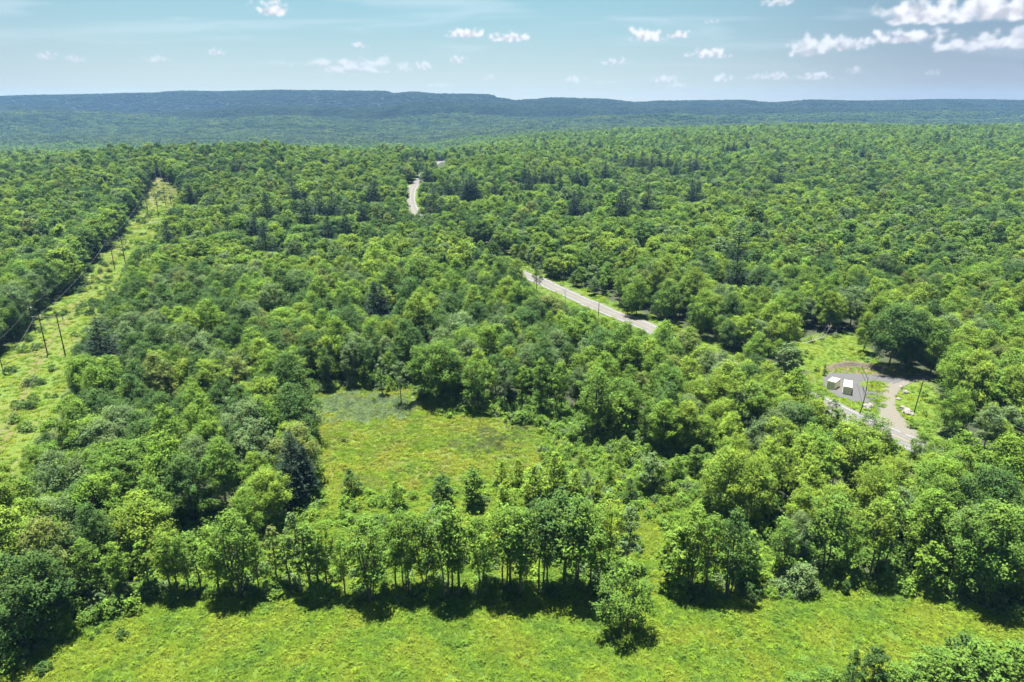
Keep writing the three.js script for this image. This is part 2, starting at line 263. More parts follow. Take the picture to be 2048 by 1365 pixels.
// ---------------------------------------------------------------- trees: crowns of leaf sprays on tapered trunks with limbs
class Leaves {
  constructor() { this.p = []; this.c = []; this.i = []; }
  add(x, y, z, nx, ny, nz, long, wide, turn, tint) {
    const l = Math.hypot(nx, ny, nz) || 1; nx /= l; ny /= l; nz /= l;
    let ux = -nz, uy = 0, uz = nx; const m = Math.hypot(ux, uz); if (m < 1e-3) { ux = 1; uz = 0; } else { ux /= m; uz /= m; }
    const vx = ny * uz - nz * uy, vy = nz * ux - nx * uz, vz = nx * uy - ny * ux, c = Math.cos(turn), s = Math.sin(turn);
    const ax = ux * c + vx * s, ay = uy * c + vy * s, az = uz * c + vz * s, bx = vx * c - ux * s, by = vy * c - uy * s, bz = vz * c - uz * s, k = this.p.length / 3;
    this.p.push(x - ax * long, y - ay * long, z - az * long, x + bx * wide - ax * long * 0.15, y + by * wide - ay * long * 0.15, z + bz * wide - az * long * 0.15, x + ax * long, y + ay * long, z + az * long, x - bx * wide - ax * long * 0.15, y - by * wide - ay * long * 0.15, z - bz * wide - az * long * 0.15);
    for (let q = 0; q < 4; q++) this.c.push(...tint);
    this.i.push(k, k + 1, k + 2, k, k + 2, k + 3);
  }
  build() { const g = new THREE.BufferGeometry(); g.setAttribute('position', new THREE.Float32BufferAttribute(this.p, 3)); g.setAttribute('color', new THREE.Float32BufferAttribute(this.c, 3)); g.setIndex(this.i); return g; }
}
function limb(points, r0, r1, sides = 6) {                       // a tapered, bent branch
  const c = points.length > 2 ? new THREE.CatmullRomCurve3(points.map((p) => new THREE.Vector3(...p))) : new THREE.LineCurve3(...points.map((p) => new THREE.Vector3(...p)));
  const n = points.length > 2 ? 6 : 2, g = new THREE.TubeGeometry(c, n, 1, sides, false), a = g.attributes.position, q = new THREE.Vector3(), m = new THREE.Vector3();
  for (let i = 0; i <= n; i++) { c.getPointAt(i / n, m); const r = lerp(r0, r1, i / n); for (let j = 0; j <= sides; j++) { const k = i * (sides + 1) + j; q.fromBufferAttribute(a, k).sub(m).multiplyScalar(r).add(m); a.setXYZ(k, q.x, q.y, q.z); } }
  g.deleteAttribute('uv'); g.computeVertexNormals(); return g;
}
const SHAPES = {
  round: (t) => Math.sin(Math.PI * (0.16 + 0.80 * t)) ** 0.62, oak: (t) => Math.sin(Math.PI * (0.22 + 0.72 * t)) ** 0.5, tall: (t) => Math.sin(Math.PI * (0.10 + 0.85 * t)) ** 0.75,
  vase: (t) => Math.sin(Math.PI * (0.06 + 0.78 * t)) ** 0.85, column: (t) => Math.sin(Math.PI * (0.24 + 0.74 * t ** 0.9)) ** 0.8, cone: (t) => 0.12 + 0.95 * (1 - t) ** 0.8, bush: (t) => Math.sin(Math.PI * (0.34 + 0.62 * t)) ** 0.6,
};
// one broadleaf tree: h height, R crown radius, low where the crown begins (share of h), n leaf sprays of that size
function broadleaf({ h, R, low, shape, clumps, n, size, seed, stems = 1, spread = 1, lean = 0.3, wood = true, tight = 1 }) {
  const random = rng(seed), f = SHAPES[shape], L = new Leaves(), tubes = [], y0 = h * low, H = h - y0, cl = [], sphere = () => { const y = random() * 2 - 1, a = random() * 6.2832, r = Math.sqrt(1 - y * y); return [r * Math.cos(a), y, r * Math.sin(a)]; };
  for (let i = 0; i < clumps; i++) {
    const t = (i + random()) / clumps, a = i * 2.4 + random() * 1.3, env = R * f(t), rad = R * (0.24 + 0.20 * random()) * spread * (0.75 + 0.35 * f(t));
    const r = Math.max(0, env - rad * 0.75) * (0.30 + 0.70 * Math.sqrt(random())) * (0.8 + 0.4 * random());
    cl.push({ x: r * Math.cos(a), y: y0 + t * (H - rad * 0.7) + rad * 0.15 + (random() - 0.5) * R * 0.2, z: r * Math.sin(a), rad, tone: 0.80 + 0.40 * random(), warm: (random() - 0.5) * 0.16, twigs: Array.from({ length: 9 }, () => { const w = sphere(), o = [Math.cos(a) * r / (R || 1), 0.35 + 0.3 * t, Math.sin(a) * r / (R || 1)], v = w.map((e, n) => e + o[n] * 0.9), l = Math.hypot(...v) || 1; return [v[0] / l, v[1] / l * 1.15, v[2] / l, 0.80 + 0.52 * random()]; }) });
  }
  const total = cl.reduce((s, c) => s + c.rad ** 2, 0);
  for (const c of cl) {
    const m = Math.round(n * c.rad ** 2 / total);
    for (let k = 0; k < m; k++) {
      let s = sphere(); if (s[1] < -0.25 && random() < 0.65) s[1] = -s[1];
      let r = c.rad * (0.45 + 0.55 * Math.sqrt(random())) * tight; const q = sphere();
      if (random() < 0.62) { const w = c.twigs[Math.floor(random() * c.twigs.length)], j = 0.30; r = c.rad * w[3] * (0.25 + 0.85 * Math.sqrt(random())); s = [w[0] + q[0] * j, w[1] + q[1] * j, w[2] + q[2] * j]; }
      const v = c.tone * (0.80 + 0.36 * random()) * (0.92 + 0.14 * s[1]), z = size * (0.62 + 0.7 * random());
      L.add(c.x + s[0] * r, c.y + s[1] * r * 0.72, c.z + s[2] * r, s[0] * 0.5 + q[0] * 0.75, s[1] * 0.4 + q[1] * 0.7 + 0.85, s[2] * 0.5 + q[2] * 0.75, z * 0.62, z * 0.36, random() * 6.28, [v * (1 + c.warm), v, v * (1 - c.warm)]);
    }
  }
  if (wood) {
    for (let s = 0; s < stems; s++) {
      const a = random() * 6.28, o = stems > 1 ? 0.25 + 0.5 * random() : 0, r = h * (stems > 1 ? 0.0085 : 0.0125), x0 = o * Math.cos(a), z0 = o * Math.sin(a), bx = lean * (random() - 0.5) * 2 + x0 * 2.2, bz = lean * (random() - 0.5) * 2 + z0 * 2.2, fork = y0 + H * 0.22;
      tubes.push(limb([[x0, -0.4, z0], [x0 * 1.2 + (random() - 0.5) * 0.3, fork * 0.5, z0 * 1.2 + (random() - 0.5) * 0.3], [bx, fork, bz], [bx * 1.3, y0 + H * 0.78, bz * 1.3]], r * 1.15, r * 0.25, 7));
      for (let k = 0; k < 5; k++) { const c = cl[Math.floor(cl.length * (0.12 + 0.8 * random()))], y = Math.min(c.y - 0.3, fork * (0.85 + 0.4 * random())), w = clamp((y - fork * 0.5) / (fork * 0.5), 0, 1); tubes.push(limb([[lerp(x0, bx, w), y - 0.6, lerp(z0, bz, w)], [lerp(bx, c.x, 0.55), lerp(y, c.y, 0.4), lerp(bz, c.z, 0.55)], [c.x, c.y, c.z]], r * 0.5, r * 0.12, 5)); }
    }
  }
  return { crown: L.build(), trunk: wood ? mergeGeometries(tubes) : null, h, R };
}
function conifer({ h, R, low, step, boughs, per, size, seed, wood = true, power = 0.75, droop = 0.1 }) {
  const random = rng(seed), L = new Leaves(), tubes = wood ? [limb([[0, -0.4, 0], [0.1, h * 0.4, 0.05], [-0.05, h * 0.75, 0], [0, h * 0.985, 0]], h * 0.014, 0.03, 6)] : [];
  for (let y = h * low; y < h * 0.97; y += step * (0.8 + 0.4 * random())) {
    const t = (y - h * low) / (h * (1 - low)), len = R * (1 - t) ** power * (0.45 + 0.55 * Math.min(1, t * 5 + 0.35)) + 0.25, a0 = random() * 6.28;
    for (let b = 0; b < boughs; b++) {
      const a = a0 + b / boughs * 6.283 + (random() - 0.5) * 0.7, l = len * (0.6 + 0.55 * random()), ca = Math.cos(a), sa = Math.sin(a), rise = l * (0.16 - droop + 0.12 * random()), tone = 0.8 + 0.4 * random();
      if (wood && l > 1.2) tubes.push(limb([[0, y, 0], [ca * l * 0.85, y + rise * 0.8, sa * l * 0.85]], 0.05, 0.012, 3));
      const m = Math.max(3, Math.round(per * l / R));
      for (let k = 0; k < m; k++) {
        const s = 0.12 + 0.88 * Math.sqrt((k + random()) / m), w = (random() - 0.5) * l * 0.62 * (0.35 + s * 0.65), x = ca * l * s - sa * w, z = sa * l * s + ca * w, v = tone * (0.75 + 0.5 * random()), q = size * (0.7 + 0.6 * random());
        L.add(x, y + rise * s + (random() - 0.35) * 0.32 * size * 2, z, (random() - 0.5) * 1.1 - ca * 0.25, 0.9, (random() - 0.5) * 1.1 - sa * 0.25, q * 0.7, q * 0.3, random() * 6.28, [v, v, v]);
      }
    }
  }
  for (let k = 0; k < 6; k++) L.add((random() - .5) * .2, h * (0.96 + 0.03 * random()), (random() - .5) * .2, random() - 0.5, 0.3, random() - 0.5, size * .6, size * .25, random() * 6, [1, 1, 1]);
  return { crown: L.build(), trunk: wood ? mergeGeometries(tubes) : null, h, R };
}
const KINDS = [                                                  // what grows in the forest; each kind is built near, middling and far
  { h: 16, R: 5.2, low: 0.22, shape: 'round', clumps: 40, spread: 0.9 }, { h: 15, R: 6.0, low: 0.20, shape: 'oak', clumps: 48, spread: 0.85 }, { h: 18, R: 4.8, low: 0.24, shape: 'tall', clumps: 42, spread: 0.9 }, { h: 17, R: 5.0, low: 0.28, shape: 'vase', clumps: 34, spread: 0.85 },
  { h: 15, R: 5.4, low: 0.18, shape: 'round', clumps: 30, spread: 1.05 }, { h: 16, R: 4.3, low: 0.20, shape: 'tall', clumps: 48, spread: 0.8 },
];
const lod = (k, i, share, size, extra = {}) => broadleaf({ ...KINDS[k], n: Math.round(share * KINDS[k].R ** 2), size, seed: 100 + i * 17 + k, ...extra });
const NEAR = KINDS.map((_, k) => lod(k, 1, 430, 0.29)), MID = KINDS.map((_, k) => lod(k, 2, 175, 0.50, { clumps: Math.round(KINDS[k].clumps * 0.8) })), FAR = KINDS.map((_, k) => lod(k, 3, 60, 0.86, { clumps: 22, spread: 1.15, wood: false }));
const EXTRA = {
  row: broadleaf({ h: 17, R: 3.1, low: 0.30, shape: 'vase', clumps: 36, n: 3100, size: 0.30, seed: 501, spread: 0.95, lean: 0.5 }), rowB: broadleaf({ h: 17, R: 3.4, low: 0.26, shape: 'tall', clumps: 42, n: 3300, size: 0.30, seed: 502, stems: 2, spread: 0.85, lean: 0.4 }),
  rowC: broadleaf({ h: 17, R: 3.6, low: 0.40, shape: 'oak', clumps: 30, n: 3100, size: 0.31, seed: 503, stems: 2, lean: 0.6 }), clump: broadleaf({ h: 17, R: 3.8, low: 0.20, shape: 'tall', clumps: 52, n: 4300, size: 0.30, seed: 504, stems: 4, spread: 0.8, lean: 0.8 }),
  thin: broadleaf({ h: 15, R: 2.0, low: 0.30, shape: 'tall', clumps: 26, n: 1100, size: 0.34, seed: 505, spread: 0.9, lean: 0.25 }), lone: broadleaf({ h: 12, R: 5.0, low: 0.17, shape: 'round', clumps: 30, n: 4600, size: 0.30, seed: 511, stems: 3, spread: 0.78, lean: 0.5 }),
  sapling: broadleaf({ h: 8, R: 2.1, low: 0.05, shape: 'column', clumps: 34, n: 1500, size: 0.29, seed: 506, spread: 1.0 }), young: broadleaf({ h: 9, R: 2.4, low: 0.10, shape: 'round', clumps: 30, n: 2200, size: 0.32, seed: 507, spread: 0.9 }),
  flat: broadleaf({ h: 15, R: 3.4, low: 0.38, shape: 'oak', clumps: 20, n: 2000, size: 0.34, seed: 508, spread: 0.75 }), low: broadleaf({ h: 5, R: 3.1, low: 0.02, shape: 'bush', clumps: 40, n: 2800, size: 0.27, seed: 510, spread: 0.75, stems: 3 }),
};
const BUSH = [1, 2, 3, 4].map((k) => broadleaf({ h: 2.4, R: 1.7, low: 0.0, shape: 'bush', clumps: 15, n: 420, size: 0.30, seed: 600 + k, spread: 0.95, wood: false }));
const PINE = [conifer({ h: 20, R: 4.6, low: 0.14, step: 0.62, boughs: 6, per: 20, size: 0.5, seed: 701 }), conifer({ h: 18, R: 3.7, low: 0.08, step: 0.55, boughs: 6, per: 16, size: 0.5, seed: 702, power: 0.85 }), conifer({ h: 21, R: 4.2, low: 0.22, step: 0.8, boughs: 5, per: 20, size: 0.52, seed: 703, power: 0.6 })];
const PINE_FAR = [0, 1].map((k) => conifer({ h: 18, R: 3.6, low: 0.1, step: 1.3, boughs: 5, per: 5, size: 1.5, seed: 711 + k, wood: false }));
const CLUSTER = [0, 1, 2].map((k) => {                           // a stand of crowns as seen from kilometres away
  const random = rng(800 + k), L = new Leaves();
  for (let c = 0; c < 12; c++) { const r = 14 * Math.sqrt(random()), a = random() * 6.283, x = r * Math.cos(a), z = r * Math.sin(a), y = 9 + 5 * random(), R = 4 + 2 * random(), tone = 0.75 + 0.5 * random(); for (let i = 0; i < 20; i++) { const u = random() * 6.283, w = random() * 1.4 - 0.35, q = Math.sqrt(Math.max(0, 1 - w * w)), v = tone * (0.8 + 0.4 * random()); L.add(x + R * q * Math.cos(u), y + R * w * 0.8, z + R * q * Math.sin(u), q * Math.cos(u) * 0.7 + random() - 0.5, w + 0.5, q * Math.sin(u) * 0.7 + random() - 0.5, 2.1, 1.5, random() * 6, [v, v, v]); } }
  return L.build();
});

const TINTS = [[0.087, 0.165, 0.022], [0.142, 0.222, 0.023], [0.052, 0.109, 0.022], [0.101, 0.162, 0.055], [0.114, 0.203, 0.022], [0.120, 0.162, 0.035]].map((c) => RGB(...c));
const TINT_WORDS = ['mid-green', 'yellow-green', 'dark green', 'grey-green', 'fresh green', 'olive green'];
const leafMats = TINTS.map((c) => leafy(c)), pineMat = leafy(RGB(0.021, 0.046, 0.026), 0.25), leafWhite = leafy(RGB(1, 1, 1)), pineColor = RGB(0.021, 0.046, 0.026);

const trees = [];                                                // every broadleaf tree: where it stands, how tall, which shape, which green
function sized(px, py, topY) { const [x, d] = ground(px, py), v = (682.5 - topY) / F; return { x, d, y: height(x, d), h: EYE + d * (v * cP - sP) / (cP + v * sP) - height(x, d) }; }
function tree(px, py, topY, proto, tint, label, group, wide = 1) { const t = sized(px, py, topY), P = EXTRA[proto] ?? NEAR[proto]; trees.push({ ...t, P, tint, label, group, wide, turn: (px * 7.3 + py) % 6.283, hand: true, R: P.R * t.h / P.h * wide }); }

// the row of trees along the near meadow's far edge, left to right
const ROW = 'row of trees along the far edge of the near meadow';
const ORD0 = ['first', 'second', 'third', 'fourth', 'fifth', 'sixth', 'seventh', 'eighth', 'ninth', 'tenth', 'eleventh', 'twelfth', 'thirteenth', 'fourteenth', 'fifteenth', 'sixteenth', 'seventeenth', 'eighteenth', 'nineteenth', 'twentieth', 'twenty-first', 'twenty-second', 'twenty-third', 'twenty-fourth', 'twenty-fifth', 'twenty-sixth', 'twenty-seventh', 'twenty-eighth', 'twenty-ninth', 'thirtieth'];
const rowTrees = [
  [103, 1262, 1112, 0, 2, 'broad dark tree with a bare trunk at the left end of the meadow edge', 0.95], [40, 1290, 1118, 4, 2, 'dark leafy tree at the lower left corner beside the meadow'], [188, 1200, 1078, 'clump', 0], [246, 1196, 1084, 'rowB', 4],
  [342, 1188, 1066, 'row', 1], [357, 1191, 1062, 'row', 4], [401, 1178, 1072, 'thin', 0], [437, 1196, 1052, 'rowB', 4], [477, 1192, 1024, 'clump', 0, 'bushy tall tree with dense low crown in the left half of the meadow-edge row', 1.1], [557, 1172, 1052, 'thin', 5],
  [601, 1186, 1024, 'thin', 3, 'slim pale tree with a long straight bare trunk in the meadow-edge row', 0.8], [622, 1192, 1046, 'thin', 0, , 1.2], [655, 1188, 1040, 'row', 4, , 0.75], [742, 1200, 1032, 'clump', 0, 'spreading tree with twisted forked trunk standing apart in the meadow-edge row', 1.12],
  [809, 1184, 1022, 'rowC', 0, , 0.8], [818, 1190, 1034, 'row', 4, , 0.8], [893, 1194, 1008, 'rowC', 0], [905, 1180, 1024, 'row', 2, , 0.8], [918, 1192, 1018, 'row', 4], [962, 1184, 1034, 'rowB', 0, , 0.85], [1004, 1192, 1014, 'rowC', 4], [1020, 1168, 1016, 'row', 0], [1038, 1194, 1018, 'rowB', 0], [1076, 1188, 1004, 'rowC', 2], [1094, 1180, 1030, 'row', 0, , 0.8],
  [1129, 1180, 984, 'row', 2, 'tall dark tree with a thick trunk in the middle of the meadow-edge row', 1.2], [1159, 1190, 998, 'rowC', 0, , 1.1], [1197, 1180, 1056, 'rowB', 4, , 0.8], [1217, 1140, 998, 'row', 1], [1254, 1136, 1012, 'thin', 3, , 1.2],
  [1378, 1182, 1008, 'clump', 4, 'many-stemmed tree on the left of the group right of the grassy gap', .85], [1413, 1186, 1028, 'rowB', 0], [1458, 1190, 1020, 'clump', 2, 'many-stemmed dark tree with fanned trunks, right end of the group by the gap', .85], [1490, 1168, 1060, 'young', 4],
  [1649, 1142, 988, 'rowC', 0, 'stout leaning trunk with rounded crown behind the round meadow bush', 1.15], [1733, 1156, 1000, 'rowC', 1, , 0.9], [1755, 1148, 984, 'rowB', 4], [1851, 1182, 1084, 'young', 4, 'small bright tree at the dark wood edge right of the meadow'],
  [1954, 1196, 1008, 0, 0, 'big overhanging tree with layered branches at the right meadow edge'], [2026, 1190, 1036, 1, 0, 'wide tree cut by the right border beside the meadow'],
];
for (const e of [[300, 1190, 1082, 'thin', 4, , 1.2], [380, 1192, 1070, 'row', 0, , .8], [520, 1184, 1066, 'rowB', 4, , .8], [580, 1178, 1070, 'thin', 0, , 1.2], [640, 1182, 1060, 'thin', 4, , 1.2], [690, 1190, 1060, 'row', 4, , .75], [716, 1184, 1076, 'thin', 1], [776, 1186, 1052, 'row', 0, , .8], [790, 1176, 1030, 'rowB', 4, , .75], [850, 1188, 1028, 'rowB', 0, , .8], [868, 1180, 1040, 'row', 3, , .8], [936, 1188, 1026, 'row', 0, , .75], [984, 1184, 1030, 'rowC', 2, , .75], [1056, 1186, 1022, 'row', 4, , .8], [1112, 1186, 1016, 'rowB', 0, , .75], [1144, 1180, 1020, 'row', 4, , .75], [1180, 1176, 1026, 'row', 0, , .75], [1236, 1150, 1030, 'row', 1, , .7], [1350, 1178, 1052, 'young', 4], [1436, 1180, 1040, 'row', 0, , .8], [1560, 1150, 1040, 'rowB', 0], [1690, 1152, 1030, 'row', 4]]) if ((e[0] * 7) % 5 < 2) rowTrees.push(e);
rowTrees.sort((a, b) => a[0] - b[0]);
const ORD = [...ORD0, ...['thirty-first', 'thirty-second', 'thirty-third', 'thirty-fourth', 'thirty-fifth', 'thirty-sixth', 'thirty-seventh', 'thirty-eighth', 'thirty-ninth', 'fortieth', 'forty-first', 'forty-second', 'forty-third', 'forty-fourth', 'forty-fifth', 'forty-sixth', 'forty-seventh', 'forty-eighth', 'forty-ninth', 'fiftieth', 'fifty-first', 'fifty-second']];
let rank = 0;
for (const [px, py, ty, p, t, label, w] of rowTrees) { const nth = ORD[rank++]; tree(px, py, ty, p, t, label ?? `${TINT_WORDS[t]} tree, ${nth} trunk from the left in the meadow-edge row`, ROW, (w ?? 1) * 1.08); }
tree(1249, 1256, 1124, 'lone', 0, 'lone bushy tree standing out in the near meadow with its own shadow', undefined);
// young trees between the row and the marsh
const YOUNG = 'young trees between the marsh and the meadow-edge row';
[[701, 988, 937, 'sapling', 2, 'small dark conical tree alone at the near left edge of the marsh', 1.25], [792, 1020, 962, 'sapling', 4, 'small slim tree left of the dark bushy one at the near marsh edge', 1.1], [886, 1012, 948, 'young', 2, 'dark bushy young tree at the near edge of the marsh', 1.15], [947, 1014, 934, 'young', 0], [1004, 972, 922, 'sapling', 1], [1010, 1014, 958, 'sapling', 1, , 1.2], [1036, 972, 918, 'sapling', 1], [1067, 1002, 928, 'sapling', 1, , 1.15], [1086, 980, 946, 'sapling', 1], [1108, 988, 904, 'sapling', 1, , 1.05], [1124, 994, 934, 'sapling', 4], [1149, 994, 940, 'sapling', 1, , 1.2], [1173, 982, 940, 'sapling', 3], [1193, 1000, 958, 'sapling', 1], [1217, 972, 924, 'sapling', 4], [1258, 1006, 956, 'sapling', 2], [1299, 986, 904, 'young', 3], [1322, 990, 930, 'sapling', 4], [1235, 940, 902, 'sapling', 1], [1160, 936, 902, 'sapling', 1], [1352, 960, 910, 'young', 4], [1390, 948, 890, 'young', 0], [1460, 960, 890, 'young', 4]]
  .forEach(([px, py, ty, p, t, label, w], i) => tree(px, py, ty, p, t, label ?? `${TINT_WORDS[t]} young tree, ${ORD[i - 3]} from the left of the thicket beside the marsh`, YOUNG, (w ?? 1) * 1.1));
// trees along the far edge of the marsh
const MARSH = 'trees along the far edge of the marsh';
[[803, 812, 724, 'flat', 3, 'pale tiered tree with a bare stem standing in front of the reeds'], [765, 790, 714, 'thin', 3, 'thin pale tree just left of the tiered one behind the reeds', 1.2], [700, 776, 690, 'rowB', 3], [655, 780, 694, 'rowB', 2], [735, 772, 680, 'rowC', 2], [845, 800, 690, 3, 0], [880, 806, 686, 1, 0], [905, 812, 704, 'rowC', 2], [951, 822, 722, 'rowC', 0, 'dark-stemmed rounded tree at the middle of the far marsh edge', 1.25], [984, 812, 735, 'row', 4], [1010, 822, 728, 'flat', 3, 'pale tree with a straight clear stem at the far marsh edge', 0.8], [1046, 818, 730, 'rowB', 4], [1082, 830, 716, 'clump', 0], [1120, 836, 722, 'rowB', 4], [1192, 872, 738, 'clump', 0, 'large rounded light tree at the right end of the far marsh edge', 1.25], [1240, 880, 790, 'young', 4], [1290, 890, 800, 'rowB', 0]]
  .forEach(([px, py, ty, p, t, label, w], i) => tree(px, py, ty, p, t, label ?? `${TINT_WORDS[t]} tree at the far marsh edge, ${ORD[i]} from the left there`, MARSH, w ?? 1));
// single trees that catch the eye
tree(540, 1044, 944, 1, 1, 'bright yellow-green dome of a tree at the lower left wood edge', undefined, 1.05);
tree(386, 1050, 912, 0, 2, 'round dark tree with deep shade below in the lower left wood', undefined);
tree(456, 1030, 880, 2, 0, 'tall tree with two bare trunks showing in the lower left wood', undefined);
tree(500, 1075, 980, 4, 4, 'pale green rounded tree in front of the yellow-green dome', undefined);
tree(1727, 706, 626, 0, 1, 'rounded tree with clear trunk standing on the grass field by the yard', undefined, 0.85);
tree(1272, 632, 552, 4, 4, 'round bright tree on the far roadside verge above the open road', undefined);
tree(1240, 612, 536, 'rowB', 4, 'slim bright tree beside the round roadside tree', undefined);
tree(1332, 652, 560, 2, 0, 'tall tree on the far roadside right of the round roadside tree', undefined);
tree(1400, 676, 580, 0, 4, 'broad fresh green tree on the far roadside left of the grass field', undefined);
tree(1075, 596, 524, 'rowC', 3, 'tree leaning over the road where it comes out of the wood', undefined, 0.8);
tree(1573, 752, 684, 'young', 3, 'pale rounded tree at the left corner of the grass field', undefined, 1.5);
tree(1900, 868, 778, 4, 4, 'round leafy tree right of the driveway mouth', undefined);
tree(1778, 736, 612, 1, 2, 'big dark tree throwing shade on the right end of the grass field', undefined); tree(1818, 742, 622, 0, 2, 'big dark tree just above the bend where the driveway enters the wood', undefined); tree(1860, 752, 640, 2, 0, 'tall tree at the right end of the driveway bend', undefined);
tree(1722, 930, 824, 'rowB', 3, 'grey-green tree hiding the road just left of the driveway mouth', undefined, 1.3); tree(1690, 912, 830, 'rowC', 4, 'tree hiding the road below the cream containers', undefined, 1.2); tree(1750, 944, 838, 'rowC', 4, 'bright tree hiding the road between the grey-green tree and the driveway mouth', undefined); tree(1655, 884, 796, 'thin', 3, 'thin see-through tree before the road at the lower left of the yard', undefined, 1.5); tree(1628, 876, 782, 'rowB', 0, 'leafy tree before the road left of the thin see-through tree', undefined, 1.2); tree(1770, 950, 872, 'young', 4, 'bright young tree at the lower edge of the road junction', undefined, 1.2); tree(1832, 940, 868, 0, 0, 'rounded tree hiding the road right of the driveway mouth', undefined);
const handPlaced = trees.length;

// evergreens: where their tops stand in the photograph
const PINES = 'dark pines standing out of the broadleaf forest';
const pines = [];
function pine(px, topY, h, k, wide = 1, label) {
  const u = (px - 1024) / F, v = (682.5 - topY) / F, dy = v * cP - sP, dd = cP + v * sP; let t = 60; while (t < 6000 && EYE + dy * t > height(u * t, dd * t) + h) t += 0.5;
  const x = u * t, d = dd * t; if (d > 300) h *= 1.3; wide *= 1.42; pines.push({ x, d, y: height(x, d), h, k, wide, px, topY, label, R: PINE[k].R * h / PINE[k].h * wide });
}
pine(188, 634, 20, 0, 1.15, 'big layered pine right of the near power line frame'); pine(576, 862, 18, 0, .85, 'dark pine at the right edge of the lower left wood by the marsh'); pine(604, 892, 14, 1, .9, 'dark evergreen just right of the marsh-side pine'); pine(588, 934, 11, 1, 1, 'low dark evergreen below the marsh-side pines');
for (const [px, ty, h, k, w] of [[530, 401, 20, 1, 1.1], [508, 441, 17, 1, 1.1], [527, 460, 20, 0, 1], [610, 404, 24, 1, 1.1], [635, 388, 24, 2, .8], [663, 398, 20, 1, 1.1], [582, 362, 24, 2, .8], [332, 461, 14, 1, 1.1], [468, 323, 17, 1, 1], [377, 379, 19, 0, .9], [654, 444, 17, 1, 1], [690, 436, 17, 2, .8], [742, 374, 19, 0, 1.1], [750, 378, 17, 1, 1.2], [722, 412, 18, 1, .8], [853, 340, 18, 1, 1.2], [896, 365, 18, 1, 1.1], [926, 362, 20, 2, 1], [940, 363, 22, 0, 1.1], [950, 370, 19, 0, 1], [932, 374, 18, 1, 1], [866, 388, 22, 2, .8], [745, 564, 20, 1, 1], [760, 567, 19, 1, .9], [989, 366, 17, 1, .9], [1049, 340, 20, 1, .9], [1058, 354, 19, 1, 1.1], [1070, 346, 17, 1, .9], [1086, 343, 17, 1, .9], [1104, 346, 17, 1, .8], [1120, 357, 18, 1, .9], [1154, 346, 17, 1, .9], [1172, 352, 16, 1, .8], [1211, 334, 19, 1, 1], [1232, 315, 20, 0, 1], [1268, 316, 19, 1, 1.1], [1256, 318, 17, 1, 1], [1284, 312, 20, 1, 1], [1304, 320, 18, 0, 1], [1320, 314, 19, 1, 1.1], [1336, 315, 19, 1, 1], [1285, 330, 17, 1, 1], [1352, 331, 17, 1, 1], [1158, 389, 22, 0, 1], [1148, 398, 20, 1, 1], [1251, 392, 22, 2, .9], [1240, 400, 20, 1, .9], [1296, 385, 22, 0, .9], [1393, 319, 20, 1, .9], [1415, 328, 18, 1, .9], [1380, 330, 17, 1, .9], [1556, 302, 20, 0, 1.1], [1558, 346, 18, 1, 1], [1494, 284, 18, 1, .9], [1468, 288, 18, 1, 1], [1455, 292, 17, 1, .9], [1727, 298, 20, 1, 1], [1985, 263, 21, 1, 1.1], [1396, 367, 22, 0, 1], [1384, 374, 20, 1, 1], [1926, 254, 19, 1, 1], [1874, 268, 18, 1, 1], [1898, 270, 18, 0, 1], [1480, 470, 22, 2, .9], [1476, 520, 20, 1, .9], [1130, 268, 18, 1, 1], [1110, 272, 18, 1, 1], [1160, 276, 18, 1, 1], [1040, 282, 18, 1, 1], [1070, 280, 18, 1, 1], [1090, 286, 18, 1, 1], [1140, 284, 18, 1, 1], [1200, 288, 18, 1, 1], [1180, 282, 18, 1, 1], [1000, 276, 18, 1, 1], [940, 300, 18, 1, 1], [960, 302, 18, 1, 1], [915, 296, 18, 1, 1], [985, 290, 18, 1, 1]]) pine(px, ty, h, k, w);

